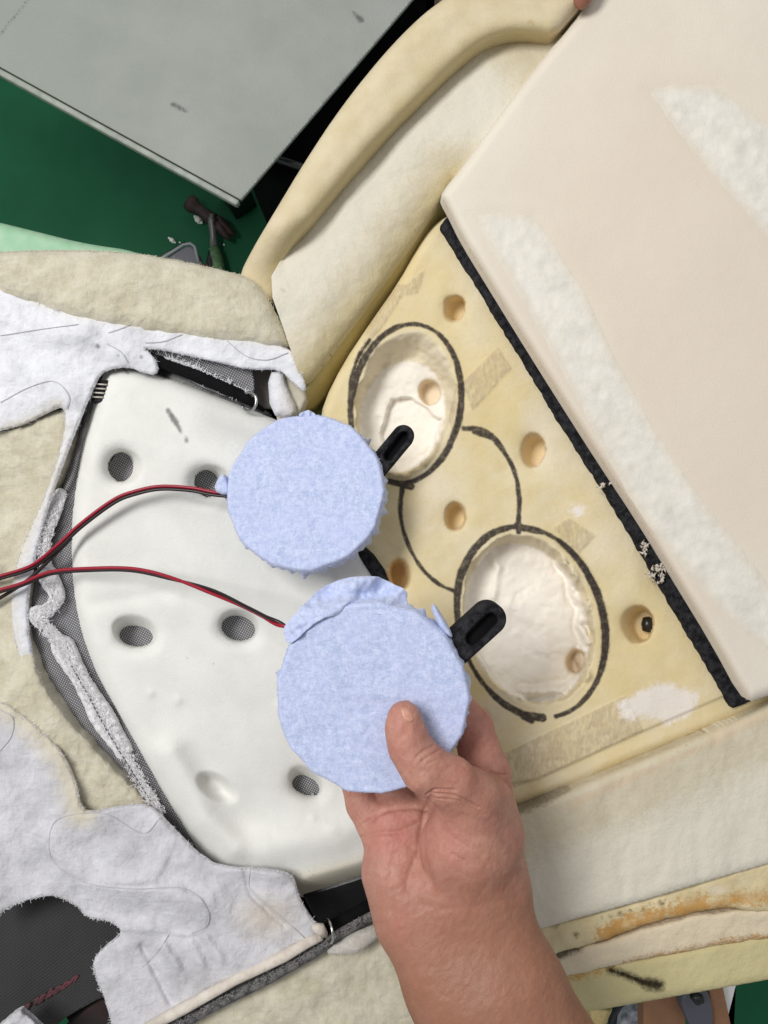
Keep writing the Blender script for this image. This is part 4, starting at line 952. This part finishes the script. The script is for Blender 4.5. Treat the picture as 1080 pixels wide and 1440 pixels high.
# fingers behind the fan
palm = smin(palm, chain(X3, Y3, Z3, [(692, 1140, .060, 34), (683, 1085, .056, 33), (664, 1022, .058, 28), (628, 975, .062, 24)], .003), .005)
fing = chain(X3, Y3, Z3, [(622, 1150, .058, 34), (600, 1080, .050, 30), (580, 1000, .055, 26), (560, 960, .062, 23)], .003)
fing = np.minimum(fing, chain(X3, Y3, Z3, [(572, 1160, .060, 32), (548, 1095, .052, 28), (530, 1030, .056, 25), (518, 985, .063, 22)], .003))
fing = np.minimum(fing, chain(X3, Y3, Z3, [(534, 1172, .062, 27), (512, 1130, .056, 24), (496, 1085, .055, 21), (486, 1050, .062, 18)], .003))
palm = smin(palm, fing, .0035)
# finger-base pads under the fan's edge
palm = smin(palm, cone(X3, Y3, Z3, (548, 1150, .0635, 26), (590, 1148, .0635, 24)), .004)
# thumb and its ball
then = chain(X3, Y3, Z3, [(658, 1146, .086, 40), (653, 1190, .083, 58), (657, 1235, .077, 56), (664, 1290, .068, 52)], .008, .82)
then = smin(then, chain(X3, Y3, Z3, [(690, 1130, .072, 32), (696, 1180, .068, 35), (698, 1250, .066, 32)], .008), .010)
kk = (.0022+.016*sstep(1190, 1265, 720-Y3/((H-.075)*K))).astype(np.float32)
hand = smin(palm, then, kk)
thumb = chain(X3, Y3, Z3, [(568, 1006, .1000, 20), (569, 1022, .1005, 23.5), (577, 1052, .1010, 27), (598, 1080, .1010, 31), (632, 1100, .0980, 34), (660, 1124, .091, 37), (668, 1160, .083, 44)], .006, .86)
web = smin(cone(X3, Y3, Z3, (660, 1122, .090, 36), (668, 1190, .080, 50), .9), cone(X3, Y3, Z3, (690, 1120, .080, 26), (700, 1170, .076, 34), .9), .008)
hand = smin(hand, web, .008)
hand = smin(hand, thumb, .0062)
HV, HF = surface_nets(hand, org, h_)
hx, hy = to_px(HV)
me_h = bpy.data.meshes.new('hand_tmp'); me_h.from_pydata(HV.tolist(), [], HF.tolist()); me_h.update()
# smooth away voxel steps
nb = np.concatenate([HF[:, [0, 1]], HF[:, [1, 2]], HF[:, [2, 3]], HF[:, [3, 0]]]); nb = np.concatenate([nb, nb[:, ::-1]])
cntv = np.bincount(nb[:, 0], minlength=len(HV))[:, None]
for it in range(6):
    lam = .5 if it % 2 == 0 else -.45
    avg = np.stack([np.bincount(nb[:, 0], HV[nb[:, 1], k], minlength=len(HV)) for k in range(3)], 1)/np.maximum(cntv, 1)
    HV = HV+lam*(avg-HV)
bpy.data.meshes.remove(me_h)
hx, hy = to_px(HV)
msk = (sstep(600, 640, hx)*sstep(1112, 1140, hy)+sstep(1235, 1290, hy)).clip(0, 1)[:, None]*.5
for it in range(45):
    avg = np.stack([np.bincount(nb[:, 0], HV[nb[:, 1], k], minlength=len(HV)) for k in range(3)], 1)/np.maximum(cntv, 1)
    HV = HV+msk*(avg-HV)
HV, HF = subdiv(HV, HF)
me_h = bpy.data.meshes.new('t'); me_h.from_pydata(HV.tolist(), [], HF.tolist()); me_h.update()
HN = np.zeros(len(HV)*3); me_h.vertices.foreach_get('normal', HN); HN = HN.reshape(-1, 3); bpy.data.meshes.remove(me_h)
hx, hy = to_px(HV)
CR = [([(606, 1122), (597, 1140), (593, 1165), (593, 1195), (600, 1225), (607, 1245)], 4.5, .0011),
      ([(510, 1178), (530, 1172), (560, 1170), (586, 1158)], 4.0, .0008), ([(514, 1158), (540, 1142), (575, 1136), (600, 1138)], 3.4, .0008),
      ([(600, 1118), (612, 1112), (640, 1112)], 2.0, .0010), ([(606, 1117), (640, 1120), (672, 1135)], 2.0, .0008), ([(612, 1124), (650, 1128), (680, 1145)], 1.8, .0005),
      ([(586, 1064), (596, 1056), (610, 1048)], 1.7, .0005), ([(594, 1070), (606, 1062), (622, 1052)], 1.8, .0006), ([(602, 1074), (616, 1068)], 1.4, .0004),
      ([(640, 1180), (660, 1192)], 2, .0003), ([(636, 1200), (664, 1216)], 2, .0003), ([(645, 1225), (665, 1236)], 2, .0002),
      ([(588, 1200), (576, 1225), (572, 1250)], 4, .0006), ([(556, 1200), (548, 1240), (552, 1290)], 6, .0004), ([(590, 1272), (640, 1278), (730, 1262)], 5, .0003),
      ([(690, 1086), (702, 1090), (712, 1089)], 1.8, .0008), ([(650, 1150), (690, 1160), (720, 1190)], 7, .0005)]
dsp = np.zeros(len(HV)); front = np.clip(HN[:, 2]*2, 0, 1)
for pth, w, amp in CR:
    pp = spline(pth, 4); dsp -= amp*np.exp(-(dist_line(pp, hx, hy)/w)**2)
dsp += .0009*fbm(hx, hy, 46, 151, 3)+.00018*fbm(hx, hy+.5*hx, 7, 152, 2)
# tendons on the wrist
HV = HV+HN*(dsp*front)[:, None]
red = np.zeros(len(HV))
for (x, y, rx, ry, st_) in ((566, 1295, 20, 45, .6), (556, 1180, 40, 40, .6), (600, 1250, 90, 120, .22), (600, 1190, 25, 60, .3), (640, 1190, 26, 44, .35), (560, 1150, 40, 18, .7), (665, 1040, 30, 60, .45), (565, 1035, 20, 40, .35), (706, 1110, 8, 20, .5), (545, 1240, 20, 30, .25)):
    red = np.maximum(red, st_*np.exp(-(((hx-x)/rx)**2+((hy-y)/ry)**2)))
red = red+.16*np.clip(fbm(hx, hy, 30, 162, 4), 0, 1)
red *= 1+.45*fbm(hx, hy, 16, 161, 4)
tan = np.clip(.32+.0022*(hx-600)+.003*(hy-1200), 0, .9)*sstep(1120, 1300, hy)+.3*np.exp(-(((hx-680)/40)**2+((hy-1120)/50)**2))
ps = thing('person', 'bare right hand and wrist gripping the lower blue fan with its thumb on top', 'person', P(700, 1440, .08))
mesh_np('hand', HV, HF, M['skin'], ps, {'red': np.clip(red, 0, 1), 'tan': np.clip(tan, 0, 1)})
# thumb nail, seen edge on at the tip
def hand_z(X, Y):
    sel = (np.abs(hx-577) < 30) & (np.abs(hy-1000) < 36) & (HV[:, 2] > .095); qx, qy, qz = hx[sel], hy[sel], HV[sel, 2]
    out = np.zeros(X.size)
    for i, (x, y) in enumerate(zip(X.ravel(), Y.ravel())):
        w = np.exp(-((qx-x)**2+(qy-y)**2)/8)+1e-9; out[i] = (w*qz).sum()/w.sum()
    return out.reshape(X.shape)
def nail_sdf(X, Y): return ell(574, 1000, 10, 16, -16, X, Y)
sheet('thumbnail', nail_sdf, (560, 976, 600, 1022), lambda X, Y, D: hand_z(X, Y)+.0005-rnd(D, 3, .0004), 1.5, .0004, M['nail'], ps)

# fingertip of someone holding the far end
hx0, hy0 = (825, -2)
c0 = P(hx0, hy0, .03); g = .0007
org2 = (c0.x-.02, c0.y-.012, .01); n2 = (56, 80, 50)
A3, B3, C3 = np.meshgrid(org2[0]+g*np.arange(n2[0]), org2[1]+g*np.arange(n2[1]), org2[2]+g*np.arange(n2[2]), indexing='ij')
d2 = chain(A3, B3, C3, [(818, 2, .030, 10), (821, -12, .032, 15), (826, -40, .036, 17), (834, -80, .034, 18)], .003)
V2, F2 = surface_nets(d2, org2, g)
p2 = thing('person', 'brown fingertip of a second hand pinching the foam at the top edge', 'person', P(825, -20, .03))
mesh_np('finger', V2, F2, M['skin'], p2, {'red': np.full(len(V2), .7), 'tan': np.full(len(V2), .9)})

# loose fibres standing off the cloth edges (too many to count)
def fuzz(outline, n, z, seed, mat, parent, L=(2.5, 6), rad=.00011, name='loose_fibres', closed=True):
    rs = np.random.RandomState(seed); pts = [np.array(p, float)[:2] for p in outline]
    if closed: pts = pts+[pts[0]]
    seg = np.array([np.linalg.norm(b-a) for a, b in zip(pts[:-1], pts[1:])]); cum = np.concatenate([[0], np.cumsum(seg)]); out = []
    for k in range(n):
        u = rs.rand()*cum[-1]; i = min(len(seg)-1, int(np.searchsorted(cum, u)-1)); i = max(i, 0); f = (u-cum[i])/max(seg[i], 1e-6)
        p = pts[i]*(1-f)+pts[i+1]*f
        if p[0] < -5 or p[1] > 1445: continue
        a_ = rs.rand()*6.283; l = L[0]+(L[1]-L[0])*rs.rand()**2; d = np.array((math.cos(a_), math.sin(a_))); b_ = a_+rs.randn()*.9; e = np.array((math.cos(b_), math.sin(b_)))
        p = p-d*1.5; z0 = (z(np.array(p[0]), np.array(p[1])) if callable(z) else z)
        out.append(tube_data([P(*p, z0-.0008), P(*(p+d*l*.5), z0+.0004), P(*(p+d*l*.5+e*l*.5), z0+.0003*rs.randn())], [rad, rad, rad*.6], 3, False))
    return tag(mesh_np(name, *join(out), mat, parent), kind='stuff')
fz_blue = NT('blue_fibre').out((200, 212, 246), 1.0); fz_white = NT('white_fibre').out((236, 236, 240), 1.0); fz_cream = NT('cream_fibre').out((224, 218, 198), 1.0)
for t_, ring_, z_, W in t_ring:
    rx_ = np.array([p[0] for p in ring_]); ry_ = np.array([p[1] for p in ring_])
    fuzz(ring_, 420, lambda x, y, W=W, rx_=rx_, ry_=ry_: float(W[np.argmin((rx_-x)**2+(ry_-y)**2), 2]), int(z_*1e4), fz_blue, t_, (2, 5))
fuzz(chaikin(ft, 1), 1100, lambda x, y: float(ftz(x, y, np.array(2.))), 5, fz_white, sc, (3, 9))
fuzz(chaikin(lf, 1), 1000, lambda x, y: float(lfz(x, y, np.array(2.))), 6, fz_white, sc, (3, 9))
fuzz(chaikin(top_b, 1), 500, lambda x, y: .006, 7, fz_cream, sc, (3, 7))
fuzz([tuple(p) for p in sh_pts[8:]], 0 or 300, .018, 8, fz_cream, fs, (2, 4), closed=False)
